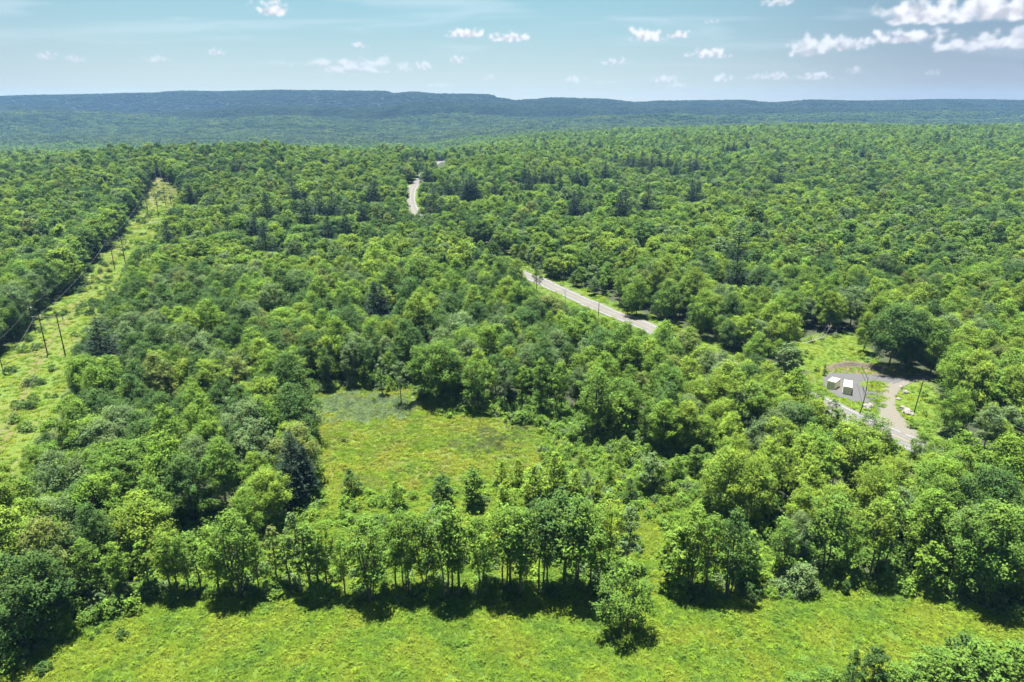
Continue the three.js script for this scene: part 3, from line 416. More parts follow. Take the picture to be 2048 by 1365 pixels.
// the forest itself, as far as single crowns can be told apart
const THICKET = onLand([[1085, 860], [1260, 905], [1400, 955], [1430, 1000], [1345, 1020], [1340, 1060], [1180, 1010], [1090, 950]]), gapLand = LAND.meadow;
{
  const random = rng(2024), spots = [...trees, ...pines], cell = new Map(), at = (x, d) => Math.floor(x / 12) + ',' + Math.floor(d / 12);
  for (const s of spots) { const k = at(s.x, s.d); if (!cell.has(k)) cell.set(k, []); cell.get(k).push(s); }
  const crowded = (x, d, r) => { for (let i = -1; i <= 1; i++) for (let j = -1; j <= 1; j++) for (const s of cell.get(at(x + i * 12, d + j * 12)) ?? []) if (Math.hypot(s.x - x, s.d - d) < (s.R + r) * 0.62) return true; return false; };
  for (let d = 70; d < 2300;) {
    const gap = d < 500 ? 7.0 : d < 900 ? 7.2 : 7.2, reach = d * 0.80 + 70;
    for (let x = -reach; x < reach; x += gap) {
      const tx = x + (random() - 0.5) * gap * 0.9, td = d + (random() - 0.5) * gap * 0.9, k = Math.floor(random() * 6), big = random(), tone = random(), conif = random(), turn = random() * 6.283, wide = 0.85 + 0.35 * random();
      const n = noiseB(tx / 60, td / 60), n2 = noiseB(tx / 210 + 9, td / 210);
      let h = KINDS[k].h * (0.70 + 0.40 * big + 0.09 * n) * (turn < 0.5 ? 1.18 : turn > 5.5 ? 0.66 : 1), R = KINDS[k].R * h / KINDS[k].h * wide;
      if (td < 900) {
        if (edge(THICKET, tx, td) < -1) { if (big > 0.22) continue; const hh = 2.8 + 3.4 * tone; trees.push({ x: tx, d: td, y: height(tx, td), h: hh, R: 2.6, k: [2, 5, 0][k % 3], tint: tone < 0.5 ? 4 : k % 2, wide: wide * 1.05, turn }); continue; }
        if (edge(LAND.meadow, tx, td) < 1.5 || edge(LAND.clearing, tx, td) < 2 || edge(LAND.field, tx, td) < 2) continue;
        const r = toLine(roadLine, tx, td); if (r < (td > 420 ? 6.2 : 9.5)) continue; if (r < 18 && td < 420) h *= 0.72;
        if (td < 420 && crowded(tx, td, R)) continue;
      } else { const r = toLine(roadLine, tx, td); if (r < 6) continue; }
      if (td < 720 && edge(LAND.clearing, tx, td) < 13) { let near = cutLine[0]; for (const p of cutLine) if ((p.x - tx) ** 2 + (p.z - td) ** 2 < (near.x - tx) ** 2 + (near.z - td) ** 2) near = p; if (tx < near.x) h = Math.max(h, 16 + 4 * big); }
      const y = height(tx, td), hide = (q) => { for (const [ox, s] of [[0, 1], [-0.75, 0.7], [0.75, 0.7], [-0.8, 0.42], [0.8, 0.42], [0, 0.55], [0, 0.25], [-.45, .92], [.45, .92]]) { const [sx, sy] = seenAt(tx + ox * R * q / h, y + s * q, td); for (const p of KEEP) if (inside(p, sx, sy)) return true; } return false; };
      for (const p of pines) if (Math.abs(p.d - td - 12) < 26 + p.h) { if (Math.hypot(p.x - tx, p.d - td) < (p.R + R) * 0.55) { h = 0; break; } if (td < p.d) { const e = Math.abs(tx - p.x * td / p.d); if (e < p.R * 0.8 + R * 0.6) { const most = seenAt(p.x, p.y + p.h * 0.30, p.d)[1], tp = seenAt(tx, y + h, td)[1]; if (tp < most) { const low = h * 0.55; h = Math.max(low, h - (most - tp) * seenAt(tx, y, td)[2] / F); R *= 0.8; } } } }
      if (!h) continue;
      if (td < 1300 && hide(h)) { h *= 0.6; R *= 0.6; if (hide(h)) { h *= 0.55; R *= 0.55; if (hide(h)) continue; } }
      let tint = tone < 0.34 ? 0 : tone < 0.55 ? 4 : tone < 0.70 ? 2 : tone < 0.82 ? 3 : tone < 0.975 ? 1 : 5;
      if (n2 > 0.25 && tone < 0.3) tint = 1; if (n2 < -0.3 && tone < 0.3) tint = 2;
      if (td > 420 && conif < 0.016 + 0.03 * smoothstep(noise(tx / 140, td / 140), 0.35, 0.7)) { trees.push({ x: tx, d: td, y, h: 14.5 + 4 * big, R: 3.4, conifer: true, k: k % 2, tint: 2, wide: wide * 1.4, turn }); continue; }
      trees.push({ x: tx, d: td, y, h, R, k, tint, wide, turn });
    }
    d += gap * 0.87;
  }
}
// which of them show largest: those are things of their own
for (const t of trees) { const [px, py, f] = seenAt(t.x, t.y + t.h * 0.62, t.d); Object.assign(t, { px, py, f, shows: px > -20 && px < 2068 && py > -20 && py < 1400 ? t.h * Math.min(t.R, 6) / f ** 2 : 0 }); }
const DIGITS = ['zero', 'one', 'two', 'three', 'four', 'five', 'six', 'seven', 'eight', 'nine', 'ten', 'eleven', 'twelve', 'thirteen', 'fourteen', 'fifteen', 'sixteen', 'seventeen', 'eighteen', 'nineteen'], TENS = ['', '', 'twenty', 'thirty', 'forty', 'fifty', 'sixty', 'seventy', 'eighty', 'ninety'];
const spell = (n) => n < 20 ? DIGITS[n] : n > 99 ? 'hundred' : TENS[Math.floor(n / 10)] + (n % 10 ? '-' + DIGITS[n % 10] : '');
const told = new Set();
function whereSeen(what, px, py) { let a = clamp(Math.round(px / 20.48), 0, 99), b = clamp(Math.round(py / 13.65), 0, 99), s; for (const [i, j] of [[0, 0], [1, 0], [-1, 0], [0, 1], [0, -1], [1, 1], [2, 0], [0, 2], [2, 1]]) { s = `${what}, top ${spell(clamp(a + i, 0, 99))} percent across and ${spell(clamp(b + j, 0, 99))} percent down`; if (!told.has(s)) break; } told.add(s); return s; }
const single = new Set(trees.filter((t) => t.hand)); for (const t of trees.filter((t) => !t.hand && !t.conifer && t.shows && t.h > 6).sort((a, b) => b.shows - a.shows).slice(0, 300 - single.size)) single.add(t);
const masters = new Map();
const zone = (t) => t.px < 640 ? 'trees of the wood left of the meadow and marsh' : t.px > 1360 ? 'trees of the wood right of the meadow and marsh' : 'trees of the wood beyond the marsh';
const place = (o, t, sx) => { o.position.set(t.x, t.y, -t.d); o.rotation.y = t.turn; o.scale.set(sx, t.h / t.P.h, sx); };
for (const t of single) {
  t.P ??= NEAR[t.k];
  let m = masters.get(t.P), o;
  if (!m) { o = m = base('broadleaf_tree', 0, 0, 0); masters.set(t.P, m); part('crown', t.P.crown, leafMats[t.tint], m); part('trunk', t.P.trunk, bark, m); }
  else { o = m.clone(); o.name = numbered('broadleaf_tree'); scene.add(o); }
  o.children[0].material = leafMats[t.tint]; o.children[1].material = t.tint === 3 ? paleBark : bark;
  place(o, t, t.h / t.P.h * t.wide);
  let label = t.label;
  if (!label) { const words = t.wide > 1.08 ? 'broad' : t.h > 16.5 ? 'tall' : 'rounded'; label = whereSeen(`${words} ${TINT_WORDS[t.tint]} tree`, ...seenAt(t.x, t.y + t.h * 0.95, t.d)); }
  tag(o, label, 'tree', t.group ?? (t.hand ? undefined : zone(t)));
}
// evergreens, each one a thing
const pineMasters = [];
for (const t of pines) {
  let o = pineMasters[t.k];
  if (!o) { o = pineMasters[t.k] = base('pine_tree', 0, 0, 0); part('crown', PINE[t.k].crown, pineMat, o); part('trunk', PINE[t.k].trunk, bark, o); } else { o = o.clone(); o.name = numbered('pine_tree'); scene.add(o); }
  const s = t.h / PINE[t.k].h; o.position.set(t.x, t.y, -t.d); o.rotation.set(0, t.px % 6.28, 0); o.scale.set(s * t.wide, s, s * t.wide);
  tag(o, t.label ?? whereSeen('dark pine', t.px, t.topY), 'tree', PINES);
}
// the rest of the forest, one mass
const forest = tag(base('forest', 0, 0, 0), 'dense green broadleaf forest with scattered conifers reaching to the far hills', undefined, undefined, 'stuff'); delete forest.userData.category;
const forestNames = new Map(), M4 = new THREE.Matrix4(), Q = new THREE.Quaternion(), UPV = new THREE.Vector3(0, 1, 0), V1 = new THREE.Vector3(), V2 = new THREE.Vector3(), C1 = new THREE.Color();
function scatter(parent, name, geo, mat, list, make) {           // copies of one shape as one mesh; make(item) sets V1, Q, V2 and C1
  if (!list.length) return;
  const key = parent.name + name, n = forestNames.get(key) ?? 0; forestNames.set(key, n + 1);
  const m = new THREE.InstancedMesh(geo, mat, list.length); m.name = n ? name + '_' + String(n).padStart(3, '0') : name; m.castShadow = m.receiveShadow = true; m.userData.kind = 'stuff';
  list.forEach((t, i) => { make(t); m.setMatrixAt(i, M4.compose(V1, Q, V2)); m.setColorAt(i, C1); });
  parent.add(m);
}
{
  const random = rng(77), rest = trees.filter((t) => !single.has(t));
  const standing = (P) => (t) => { V1.set(t.x, t.y, -t.d); Q.setFromAxisAngle(UPV, t.turn); const s = t.h / P.h; V2.set(s * t.wide, s, s * t.wide); const v = 0.76 + 0.54 * random(); C1.copy(t.conifer ? pineColor : TINTS[t.tint]).multiplyScalar(v); };
  const bark1 = (P) => { const f = standing(P); return (t) => { f(t); C1.setRGB(1, 1, 1); }; };
  KINDS.forEach((_, k) => {
    const mine = rest.filter((t) => !t.conifer && t.k === k), a = mine.filter((t) => t.f < 330), b = mine.filter((t) => t.f >= 330 && t.f < 850), c = mine.filter((t) => t.f >= 850);
    scatter(forest, 'crowns', NEAR[k].crown, leafWhite, a, standing(NEAR[k])); scatter(forest, 'trunks', NEAR[k].trunk, bark, a, bark1(NEAR[k]));
    scatter(forest, 'crowns', MID[k].crown, leafWhite, b, standing(MID[k])); scatter(forest, 'trunks', MID[k].trunk, bark, b, bark1(MID[k]));
    scatter(forest, 'crowns', FAR[k].crown, leafWhite, c, standing(FAR[k]));
  });
  for (const k of [0, 1]) { const mine = rest.filter((t) => t.conifer && t.k === k); scatter(forest, 'evergreens', PINE[1].crown, leafWhite, mine.filter((t) => t.f < 800), standing(PINE[1])); scatter(forest, 'evergreens', PINE_FAR[k].crown, leafWhite, mine.filter((t) => t.f >= 800), standing(PINE_FAR[k])); }
  const onRidges = [[], [], []]; for (const [x, y, d] of ridgeSpots) for (let k = 0; k < 2; k++) onRidges[Math.floor(random() * 3)].push({ x: x + (random() - 0.5) * 26, y: y - 9, d: d + (random() - 0.5) * 34 });
  onRidges.forEach((list, k) => scatter(forest, 'distant_crowns', CLUSTER[k], leafWhite, list, (t) => { V1.set(t.x, t.y, -t.d); Q.setFromAxisAngle(UPV, random() * 6.28); const s = 0.8 + 0.4 * random(); V2.set(s, 0.7 + 0.4 * random(), s); C1.copy(TINTS[random() < 0.4 ? 2 : 0]).multiplyScalar(0.13 + 0.16 * random() + 0.08 * noise(t.x / 200, t.d / 200)); }));
  const stands = [[], [], []];
  for (let d = 2280; d < 5200;) { const gap = 14 + (d - 2200) * 0.005, reach = d * 0.80 + 60; for (let x = -reach; x < reach; x += gap) { const tx = x + (random() - 0.5) * gap, td = d + (random() - 0.5) * gap; stands[Math.floor(random() * 3)].push({ x: tx, d: td, g: gap }); } d += gap; }
  stands.forEach((list, k) => scatter(forest, 'distant_crowns', CLUSTER[k], leafWhite, list, (t) => {
    const n = fbm(t.x / 300, t.d / 110, 3), s = 0.8 + 0.4 * random() + (t.g - 16) * 0.012; V1.set(t.x, height(t.x, t.d) - 2, -t.d); Q.setFromAxisAngle(UPV, random() * 6.28); V2.set(s * 1.1, 0.8 + 0.5 * random(), s * 1.1);
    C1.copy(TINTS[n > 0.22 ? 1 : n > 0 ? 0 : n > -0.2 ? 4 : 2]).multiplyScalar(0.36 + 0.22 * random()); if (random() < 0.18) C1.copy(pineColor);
  }));
}

// ---------------------------------------------------------------- low growth: grass tufts, reeds, bushes
{
  const random = rng(404);
  const blades = (seed, n, spread, tall, wide, flop) => { const r = rng(seed), L = new Leaves(); for (let i = 0; i < n; i++) { const a = r() * 6.283, q = spread * Math.sqrt(r()), h = tall * (0.5 + 0.6 * r()), x = q * Math.cos(a), z = q * Math.sin(a), f = flop * (0.4 + r()), v = 0.8 + 0.4 * r(), k = L.p.length / 3, b = r() * 6.283, dx = Math.cos(b), dz = Math.sin(b), o = r() * 6.283; L.p.push(x - dz * wide, -0.05, z + dx * wide, x + dz * wide, -0.05, z - dx * wide, x + dx * f + dz * wide * .7, h * .8, z + dz * f - dx * wide * .7, x + dx * f * 1.8 + Math.cos(o) * .05, h, z + dz * f * 1.8); for (let c = 0; c < 4; c++) L.c.push(v, v, v * (0.9 + 0.2 * r())); L.i.push(k, k + 1, k + 2, k, k + 2, k + 3); } return L.build(); };
  const TUFT = [1, 2, 3].map((k) => blades(900 + k, 26, 0.60, 0.34, 0.085, 0.34)), HERB = broadleaf({ h: 0.7, R: 0.8, low: 0, shape: 'bush', clumps: 7, n: 60, size: 0.26, seed: 921, wood: false }).crown, REED = blades(911, 16, 0.9, 1.0, 0.055, 0.8);
  const grassMat = leafy(RGB(0.88, 0.88, 0.88), 0.45), sets = [[], [], [], []], reeds = [];
  const sow = (poly, x0, x1, d0, d1, per, f) => { const n = Math.round((x1 - x0) * (d1 - d0) * per); for (let i = 0; i < n; i++) { const x = x0 + (x1 - x0) * random(), d = d0 + (d1 - d0) * random(); if (edge(poly, x, d) < 0.5) f(x, d); } };
  const green = RGB(0.198, 0.318, 0.019), lime = RGB(0.238, 0.340, 0.021), deep = RGB(0.140, 0.262, 0.022), straw = RGB(0.270, 0.310, 0.028), tan = RGB(0.215, 0.225, 0.055);
  const pick = (x, d, dry) => { const n = fbm(x / 15, d / 15, 3), m = fbm(x / 4 + 9, d / 4, 2); return new THREE.Color().copy(green).lerp(lime, smoothstep(n, -0.1, 0.35)).lerp(deep, smoothstep(m - n, 0.12, 0.5)).lerp(straw, dry * smoothstep(n + m * .6, 0.0, 0.45)).multiplyScalar(0.82 + 0.36 * random()); };
  const put = (x, d, s, c) => sets[random() < 0.10 ? 3 : Math.floor(random() * 3)].push({ x, d, s, c });
  sow(LAND.meadow, -90, 110, 45, 134, 4.2, (x, d) => { if (Math.abs(x) < d * 0.85 + 12) put(x, d, 0.5 + 0.45 * random(), pick(x, d, 0.35)); });
  sow(LAND.meadow, -75, 90, 134, 235, 2.0, (x, d) => { const marsh = edge(LAND.marsh, x, d) < 0; put(x, d, 0.65 + 0.5 * random(), marsh ? pick(x, d, 0.9).lerp(straw, 0.15).lerp(tan, 0.5 * smoothstep(fbm(x / 12 + 5, d / 6, 3), 0.05, 0.4)) : pick(x, d, 0.35)); });
  sow(LAND.clearing, -260, -70, 120, 420, 0.30, (x, d) => put(x, d, 0.8 + 0.6 * random(), pick(x, d, 0.8))); sow(LAND.clearing, -330, -150, 420, 680, 0.12, (x, d) => put(x, d, 1.5 + 1.2 * random(), pick(x, d, 1).lerp(tan, d > 560 ? 0.6 : 0.1)));
  const bare = (x, d) => [yard, drive].some((p) => edge(p, x, d) < 0.3);
  const yard = onLand([[1646, 754], [1662, 747], [1760, 751], [1838, 752], [1822, 760], [1786, 770], [1768, 783], [1764, 806], [1736, 807], [1706, 803], [1672, 793], [1650, 774]]), drive = onLand([[1790, 764], [1810, 758], [1860, 750], [1860, 762], [1800, 774], [1788, 790], [1788, 815], [1826, 864], [1800, 890], [1752, 880], [1766, 838], [1762, 800], [1772, 778]]);
  sow(LAND.field, 80, 150, 150, 260, 0.9, (x, d) => { if (!bare(x, d) && toLine(roadLine, x, d) > 5.5) put(x, d, 0.55 + 0.4 * random(), pick(x, d, 0.35)); });
  for (const p of roadLine) for (let k = 0; k < 26; k++) { const x = p.x + (random() - 0.5) * 30, d = p.z + (random() - 0.5) * 12; if (d < 700 && toLine(roadLine, x, d) > 5.4 && !bare(x, d)) put(x, d, 1.2 + random(), pick(x, d, 0.5)); }
  sow(onLand([[1738, 766], [1770, 764], [1774, 790], [1766, 815], [1745, 812], [1735, 790]]), 80, 150, 180, 240, 1.6, (x, d) => { if (noise(x / 3, d / 3) > -0.3) put(x, d, 0.8 + 0.5 * random(), pick(x, d, 0.6)); });
  const grass = tag(base('grass', 0, 0, 0), 'tall uneven green grass and weeds of the meadow, marsh and cleared strip', undefined, undefined, 'stuff');
  const set = (t) => { V1.set(t.x, height(t.x, t.d), -t.d); Q.setFromAxisAngle(UPV, random() * 6.283); V2.set(t.s * (0.9 + 0.3 * random()), t.s * (0.7 + 0.5 * random()), t.s); C1.copy(t.c); };
  sets.forEach((list, k) => scatter(grass, 'tufts', k < 3 ? TUFT[k] : HERB, grassMat, list, set));
  const reedA = REED_A, reedB = REED_B;
  sow(reedA, -70, -20, 165, 235, 0.7, (x, d) => edge(reedA, x, d) + 4 * noise(x / 5, d / 5) < -2.5 && reeds.push({ x, d, s: 0.85 + 0.4 * random(), c: RGB(0.30, 0.40, 0.21).multiplyScalar(0.85 + 0.4 * random()) }));
  sow(reedB, -30, 15, 150, 210, 0.5, (x, d) => edge(reedB, x, d) + 5 * noise(x / 4, d / 4) < -3.5 && reeds.push({ x, d, s: 0.6 + 0.4 * random(), c: RGB(0.17, 0.24, 0.09).multiplyScalar(0.8 + 0.4 * random()) }));
  scatter(tag(base('reeds', 0, 0, 0), 'blue-green reed beds along the far side of the marsh', undefined, undefined, 'stuff'), 'stems', REED, grassMat, reeds, set);
  // bushes nobody could count: the thicket by the marsh, the wood edges, the cleared strip
  const bushes = BUSH.map(() => []), bush = (x, d, s, t, v = 1) => bushes[Math.floor(random() * 4)].push({ x, d, s, c: new THREE.Color().copy(TINTS[t]).multiplyScalar(v * (0.85 + 0.3 * random())) });
  const shade = () => [4, 1, 0, 0, 4, 3][Math.floor(random() * 6)];
  sow(THICKET, -5, 90, 120, 215, 0.30, (x, d) => bush(x, d, 0.40 + 0.55 * random(), shade(), 1.05));
  const hidden = (x, d, h) => { const [sx, sy] = seenAt(x, height(x, d) + h, d); return KEEP.some((p) => inside(p, sx, sy)); };
  sow(LAND.meadow, -75, 100, 95, 205, 0.22, (x, d) => { const [sx, sy] = seenAt(x, height(x, d), d); if (sy > 1200 || hidden(x, d, 1.5) || (sx > 1296 && sx < 1336 && sy > 1010)) return; const e = noise(x / 9, d / 9); if (e < (sy > 985 ? -0.35 : 0.15) || (edge(LAND.marsh, x, d) < 0 && random() < 0.93)) return; bush(x, d, 0.4 + 0.55 * random() + 0.25 * e, shade(), 1.1); });
  for (let i = 0; i < 15000; i++) { const x = -120 + 260 * random(), d = 80 + 170 * random(), e = edge(LAND.meadow, x, d); if (e > -1.6 && e < 15 && random() < 0.75 && edge(LAND.field, x, d) > 1 && toLine(roadLine, x, d) > 8 && !hidden(x, d, 2)) bush(x, d, 0.7 + 0.8 * random(), e > 2 ? 0 : shade()); }
  sow(LAND.clearing, -330, -70, 120, 680, 0.022, (x, d) => { const n = noise(x / 20 + 3, d / 26) + 0.10 * random(); if (n > 0.22 && edge(LAND.clearing, x, d) < -1) { for (let k = 0; k < 3; k++) bush(x + (random() - .5) * 5, d + (random() - .5) * 5, 0.45 + 0.6 * random(), [0, 2, 2, 2][Math.floor(random() * 4)], 0.8); } });
  for (let i = 0; i < 9000; i++) { const d = 120 + 520 * random(), x = -80 - 260 * random(), e = edge(LAND.clearing, x, d); if (e > -1 && e < 7 && !hidden(x, d, 2)) bush(x, d, 0.6 + 0.8 * random(), [0, 2, 0, 3][Math.floor(random() * 4)]); }
  sow(LAND.field, 80, 150, 150, 260, 0.03, (x, d) => { const e = edge(LAND.field, x, d); if (e > -6 && !bare(x, d) && toLine(roadLine, x, d) > 7) bush(x, d, 0.4 + 0.5 * random(), shade()); });
  for (const p of roadLine) if (p.z < 620) for (let k = 0; k < 5; k++) { const x = p.x + (random() - 0.5) * 34, d = p.z + (random() - 0.5) * 30, r = toLine(roadLine, x, d); if (r > 8.5 && r < 16 && !bare(x, d) && !hidden(x, d, 2) && edge(LAND.field, x, d) > 0) bush(x, d, 0.5 + 0.8 * random(), shade(), 1.1); }
  const thicket = tag(base('undergrowth', 0, 0, 0), 'light green bushes and undergrowth round the marsh, wood edges and cleared strip', undefined, undefined, 'stuff');
  bushes.forEach((list, k) => scatter(thicket, 'bushes', BUSH[k].crown, leafWhite, list, set));
}
// bushes that stand alone
{
  let m;
  const lowTree = EXTRA.low;
  const shrub = (px, py, h, wide, tint, label, P = BUSH[px % 4], group) => {
    const [x, d] = ground(px, py), s = h / P.h, o = base('shrub', x, height(x, d), -d); part('crown', P.crown, leafMats[tint], o); if (P.trunk) part('stems', P.trunk, bark, o);
    o.scale.set(s * wide, s, s * wide); o.rotation.y = px % 6; tag(o, label, 'shrub', group);
  };
  shrub(245, 1274, 1.9, 0.9, 2, 'dark bush in the near meadow, largest of the four at its left side'); shrub(214, 1254, 1.1, 1, 0, 'small bush in the meadow just above and left of the largest dark bush'); shrub(194, 1268, 1.1, 0.8, 2, 'small dark bush, middle one of the three small meadow bushes'); shrub(183, 1281, 1.0, 0.8, 2, 'small dark bush, lowest of the three small meadow bushes');
  shrub(88, 1346, 2.0, 1, 2, 'dark bush at the bottom edge of the meadow near the lower left corner'); shrub(1603, 1182, 5.6, 1, 3, 'big round dense bush at the meadow edge, right of the many-stemmed trees', lowTree);
  shrub(687, 884, 1.3, 0.9, 2, 'single dark bush standing in the yellow-green marsh'); shrub(762, 1010, 2.4, 1.1, 0, 'leafy bush between the two small slim trees at the near marsh edge'); shrub(760, 1052, 2.6, 1.3, 2, 'dark round bush between the marsh and the meadow-edge row'); shrub(470, 1150, 3, 1.4, 4, 'bright bush below the bushy tall tree of the row', lowTree);
  shrub(1700, 1376, 7.5, 0.75, 2, 'slim dark young tree at the bottom border, left one of two', EXTRA.sapling); shrub(1742, 1380, 8.4, 0.95, 2, 'slim dark young tree at the bottom border, right one of two', EXTRA.young);
  shrub(1652, 1388, 4.4, 1.1, 0, 'mid-green bush at the bottom border left of the slim young trees', lowTree); shrub(1800, 1386, 4.8, 1.2, 0, 'mid-green bush at the bottom border right of the slim young trees', lowTree); shrub(1880, 1372, 6.2, 1.2, 0, 'wide mid-green bush in the lower right corner thicket', lowTree); shrub(1960, 1364, 6.8, 1.2, 0, 'tallest mid-green bush of the lower right corner thicket', lowTree); shrub(2040, 1366, 6.8, 1.2, 0, 'mid-green bush cut by the lower right corner', lowTree);
  shrub(1925, 1316, 4.6, 0.9, 2, 'dark bush behind the wide bush of the lower right corner thicket'); shrub(1590, 1390, 3.6, 1.2, 0, 'low bush at the bottom border, leftmost of the corner thicket', lowTree);
  shrub(1648, 752, 4.2, 0.7, 2, 'small dark evergreen bush at the left corner of the gravel yard', EXTRA.sapling);
  [310, 352, 388, 452, 496, 548, 600, 640, 724, 770, 836, 862, 930, 978, 1022, 1060, 1108, 1142, 1182, 1350, 1396, 1438, 1500, 1540, 1690].forEach((px, i) => shrub(px, 1184 + (i * 37) % 13, 1.7 + (i * 53) % 21 / 10, 1.15 + (i % 3) * 0.2, [2, 0, 2, 4][i % 4], `${['dark', 'leafy', 'shaded', 'bright'][i % 4]} undergrowth bush at the trunk bases of the meadow-edge row, ${ORD[i]} from the left`, i % 3 ? lowTree : EXTRA.young, 'bushes at the foot of the meadow-edge row'));
  [[40, 818, 2.4], [66, 800, 2.0], [54, 862, 2.8], [28, 846, 2.2], [84, 768, 2.0], [104, 742, 2.4], [162, 628, 2.0], [186, 606, 2.2], [200, 590, 2.4], [214, 580, 2.2], [84, 664, 2.2]].forEach(([px, py, h], i) => shrub(px, py, h, 1.15, i % 3 ? 2 : 0, `dark bush in the cleared power line strip, ${ORD[i]} counted from the left border`));
}

// ---------------------------------------------------------------- bare dead trees and boulders
function bareTree(h, seed, spread = 0.5) {
  const random = rng(seed), tubes = [];
  const grow = (a, dir, len, r, level) => { const b = a.clone().addScaledVector(dir, len), m = a.clone().lerp(b, 0.5).add(new THREE.Vector3(random() - .5, 0, random() - .5).multiplyScalar(len * 0.1)); tubes.push(limb([a.toArray(), m.toArray(), b.toArray()], r, r * 0.5, level ? 4 : 6)); if (level > 2) return; const n = level ? 3 : 7; for (let i = 0; i < n; i++) { const k = 0.35 + 0.65 * (i + random()) / n, ang = random() * 6.283, q = dir.clone().multiplyScalar(0.75).add(new THREE.Vector3(Math.cos(ang), 0.25, Math.sin(ang)).multiplyScalar(spread + 0.3 * random())).normalize(); grow(a.clone().lerp(b, k), q, len * (0.30 + 0.22 * random()), r * 0.38, level + 1); } };
  grow(new THREE.Vector3(0, -0.3, 0), new THREE.Vector3(0.04, 1, 0.02), h, h * 0.014, 0);
  return tubes;
}
[[1719, 830, 12, 'bare dead sapling standing between the road and the gravel yard', bark], [984, 742, 17, 'bare grey dead tree among green crowns beyond the marsh', deadWood], [1130, 606, 7, 'broken bare stem at the near roadside above the leaning tree', deadWood], [1560, 745, 8, 'bare twiggy dead tree left of the grass field', deadWood]].forEach(([px, py, h, label, m], i) => {
  const [x, d] = ground(px, py), o = base('bare_tree', x, height(x, d), -d), all = bareTree(h, 40 + i); part('trunk', all[0], m, o); part('branches', mergeGeometries(all.slice(1)), m, o); tag(o, label, 'dead tree');
});
{ const [x, d] = ground(1604, 690), o = base('fallen_tree', x, height(x, d) + 0.5, -d), all = bareTree(11, 55, 0.8); part('trunk', all[0], deadWood, o); part('branches', mergeGeometries(all.slice(1)), deadWood, o); o.rotation.set(0.15, 0.3, -1.35); tag(o, 'pale fallen dead tree at the far left of the grass field', 'dead tree'); }
const rock = std(RGB(0.27, 0.25, 0.235), { map: grainSoil });
[[1733, 816, 1.3], [1741, 813, 1.0], [1737, 820, 0.8], [1806, 818, 1.0], [1815, 826, 1.5], [1822, 830, 0.9], [1797, 800, 0.8], [1811, 786, 1.0], [1801, 776, 0.8], [1764, 838, 0.7]].forEach(([px, py, s], i) => {
  const g = new THREE.IcosahedronGeometry(1, 2), a = g.attributes.position, q = new THREE.Vector3(); for (let k = 0; k < a.count; k++) { q.fromBufferAttribute(a, k); const v = 1 + 0.28 * noise(q.x * 1.3 + i * 7, q.z * 1.3 + q.y * 1.1) + 0.1 * noiseB(q.x * 3 + i, q.y * 3 + q.z * 2); a.setXYZ(k, q.x * v * s, q.y * v * s * 0.62, q.z * v * s * 0.85); } g.computeVertexNormals();
  const [x, d] = ground(px, py), m = top('boulder', g, rock); m.position.set(x, height(x, d) + s * 0.25, -d); m.rotation.y = i;
  tag(m, i < 3 ? `grey boulder in the heap beside the bare sapling, ${ORD[i]} largest of three` : i === 9 ? 'small grey boulder where driveway and road verge meet' : `grey boulder along the right verge of the driveway, ${['fifth', 'sixth', 'fourth', 'third', 'second', 'first'][[0, 1, 2, 3, 4, 5].indexOf(i - 3)]} from the yard end`, 'boulder', 'boulders beside the driveway');
});
// the dug bank behind the yard
{
  const line = smooth([[1654, 738], [1674, 733], [1700, 731], [1726, 733], [1748, 737], [1772, 741]], 60), g = ribbon(line, -1.3, 1.7, 0.05, 10), a = g.attributes.position;
  for (let i = 0; i < a.count; i++) { const k = (i % 11) / 10, x = a.getX(i), z = a.getZ(i), e = Math.sin(Math.PI * clamp(Math.floor(i / 11) / 60, 0, 1)) ** 0.5; a.setY(i, a.getY(i) + e * (1.25 * smoothstep(k, 0.02, 0.35) * (1 - smoothstep(k, 0.42, 1)) + 0.35 * fbm(x / 2.2, z / 2.2, 3) * Math.sin(Math.PI * k))); }
  g.computeVertexNormals(); structure(top('earth_bank', g, std(RGB(0.145, 0.120, 0.092), { map: grainSoil, bumpMap: grainSoil, bumpScale: 0.2 })), 'bare brown earth bank between the grass field and the gravel yard');
}

